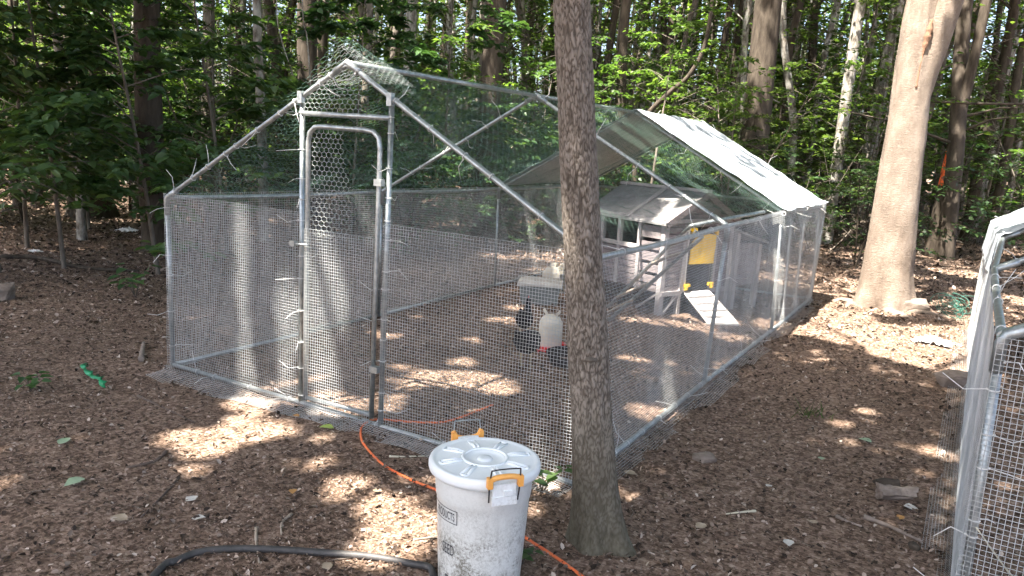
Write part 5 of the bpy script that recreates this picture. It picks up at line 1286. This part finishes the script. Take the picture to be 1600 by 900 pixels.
FL = [(.70, -1.11, .1, 'freshleaf', 'pale blue-green fallen leaf on the soil at the left'), (1.604, -.222, .1, 'yelleaf', 'bright yellow-green leaf on the soil below the pen door'),
      (4.07, 1.66, .1, 'freshleaf', 'pale green leaf in the middle of the path'), (3.9, 1.19, .06, 'freshleaf', 'small pale green leaf on the path above the seedling gap'),
      (3.95, .04, .07, 'paleleaf', 'pale grey leaf near the bottom of the path'), (3.6, -.04, .08, 'tanleaf', 'tan leaf on the soil right of the slim tree foot'),
      (1.74, -1.16, .075, 'paleleaf', 'whitish curled leaf on the soil above the hose end'), (1.66, -1.44, .09, 'tanleaf', 'tan curled leaf near the lower left of the view'),
      (1.35, -.2, .06, 'orleaf', 'orange-brown leaf on the soil in front of the pen'), (2.02, -.86, .055, 'orleaf', 'small orange leaf in the shade below the sunny patch'),
      (4.33, .62, .06, 'orleaf', 'orange leaf beside the knobbly stick on the path'), (4.36, .78, .09, 'paleleaf', 'pale ragged leaf beside the split wood'),
      (3.15, .28, .09, 'tanleaf', 'tan leaf lying on the mesh flap beside the slim tree'), (1.9, -1.25, .07, 'paleleaf', 'small pale leaf between the twigs above the hose'),
      (2.55, -1.2, .07, 'tanleaf', 'tan leaf just below the hose'), (1.2, -1.35, .12, 'freshleaf', 'large pale green leaf at the lower left corner'),
      (3.75, .6, .05, 'paleleaf', 'tiny pale leaf on the path beside the long pen'), (4.0, .3, .06, 'tanleaf', 'small tan leaf on the path left of the short stick'), (2.3, -.62, .06, 'tanleaf', 'tan leaf beside the orange cord')]
for i, (x, y, L, mt, lb) in enumerate(FL): fallen_leaf(x, y, L*.8, M[mt], lb, RND.random()*6.28, 500+i)
for i in range(9):
    t_ = .2+.7*RND.random(); y_ = 4.3+1.7*RND.random(); fallen_leaf(0, 0, .045, M['orleaf' if i % 2 else 'tanleaf'], 'small dead leaf lying on the white tarp over the long pen', RND.random()*6.28, 600+i, 'dead leaves on the tarp', (1.5+1.5*t_, y_, 1.958-.848*t_+.033-.03*math.sin(PI*(y_-4.05)/2.15)*math.sin(PI*t_)+.008))
# green ribbon curl
m = MB(); S = spline([(-.45, -.33, .03), (-.33, -.39, .05), (-.18, -.43, .03), (-.05, -.46, .06), (.03, -.49, .03)], 8)
for i, p in enumerate(S):
    w = .024; tw = i*.55
    m.v.append((p[0]+w*math.cos(tw)*.3, p[1]+w*math.cos(tw), p[2]+w*math.sin(tw)*.6+float(hgt(p[0], p[1])))); m.v.append((p[0]-w*math.cos(tw)*.3, p[1]-w*math.cos(tw), p[2]-w*math.sin(tw)*.6+float(hgt(p[0], p[1]))))
for i in range(len(S)-1): m.f.append((2*i, 2*i+1, 2*i+3, 2*i+2)); m.sm.append(True)
rb_ = m.build('plastic_ribbon', M['greenribbon']); md = rb_.modifiers.new('t', 'SOLIDIFY'); md.thickness = .001; tag(rb_, 'twisted green plastic ribbon on the soil left of the pen', 'ribbon')
# coil of green netting by the second pen
rng = np.random.default_rng(71); m = MB()
for k_ in range(20):
    r = .05+.1*rng.random(); c = (rng.normal()*.08, rng.normal()*.1, .12+.12*rng.random()); ax = rand_unit(1, rng)[0]; u = norm(np.cross(ax, [.3, .2, .9])); w = np.cross(ax, u)
    m.tube([tuple(np.array(c)+(u*math.cos(t)+w*math.sin(t)*.7)*r*(1+.1*math.sin(3*t+k_))) for t in np.linspace(0, 5.2, 16)], .0028, 5, False)
nr_ = m.build('netting_coil', M['greennet'], loc=G(4.42, 5.95)); tag(nr_, 'tangled coil of green netting beside the far corner of the second pen', 'netting')
# litter scraps
for i, (x, y, s, lb) in enumerate([(-6.28, 3.79, .3, 'crumpled white scrap in the shade behind the leaning pale trunk'), (-5.02, 1.79, .16, 'small white scrap on the dark litter at the far left'), (4.3, 4.75, .3, 'crumpled whitish sheet in the sun beside the second pen')]):
    n = 14; rr = np.random.default_rng(90+i); m = MB()
    for a in range(n):
        for b in range(n):
            q = 1-.35*rr.random(); m.v.append(((a/(n-1)-.5)*s*1.2*q, (b/(n-1)-.5)*s*.8*q, .01+.3*s*rr.random()*(1-abs(a/(n-1)-.5))*(1-abs(b/(n-1)-.5))))
    for a in range(n-1):
        for b in range(n-1): m.f.append((a*n+b, (a+1)*n+b, (a+1)*n+b+1, a*n+b+1)); m.sm.append(False)
    tag(m.build('paper_scrap', M['paper'], loc=G(x, y)), lb, 'litter')
# seedlings and grass tuft
def seedling(x, y, h, n, leaf, label, seed, name='seedling'):
    rng = np.random.default_rng(seed); root = empty(name, G(x, y)); tag(root, label, 'seedling')
    m = MB(); P = []; A = []
    for i in range(n):
        a = rng.random()*6.28; hh = h*(.4+.6*rng.random()); e_ = np.array([math.cos(a)*h*.45, math.sin(a)*h*.45, hh])
        m.tube([(0, 0, -.01), tuple(e_*[.35, .35, .6]), tuple(e_)], [.003, .0025, .0015], 5); 
        for q in range(3): P.append(e_*(1-.14*q)); A.append([math.cos(a+q*1.9), math.sin(a+q*1.9), -.1])
    m.build('stem', M['mid_bark'], root); P = np.array(P); A = np.array(A)
    V, F = leaf_hex(P, A, norm(np.array([[0, 0, 1]])+rng.normal(size=P.shape)*.25), leaf*(.7+.5*rng.random(len(P))), leaf*.55*(.8+.4*rng.random(len(P))))
    link('foliage', mesh_np('foliage', V, F), M['leaf_near'], root)
seedling(-2.05, 1.1, .3, 6, .13, 'green seedling beside the left corner post of the pen', 1)
seedling(-.25, -.77, .12, 5, .08, 'small green seedling on the soil at the far left', 2)
seedling(2.9, -.17, .2, 5, .07, 'small green seedling between the seed bin and the slim tree', 3)
seedling(3.12, -.75, .1, 4, .06, 'tiny green sprig at the foot of the slim tree', 5)
gt = empty('grass_tuft', G(3.72, 1.95)); tag(gt, 'sparse green grass tuft growing on the path', 'grass tuft')
rng = np.random.default_rng(4); m = MB()
for i in range(26):
    a = rng.random()*6.28; L = .08+.1*rng.random(); x, y = rng.normal(size=2)*.06
    m.quad((x, y, 0), (x+.006, y+.003, 0), (x+math.cos(a)*L*.5, y+math.sin(a)*L*.5, L*.55), (x+math.cos(a)*L*.45, y+math.sin(a)*L*.45, L*.5))
m.build('blades', M['leaf_mid'], gt, 'stuff')
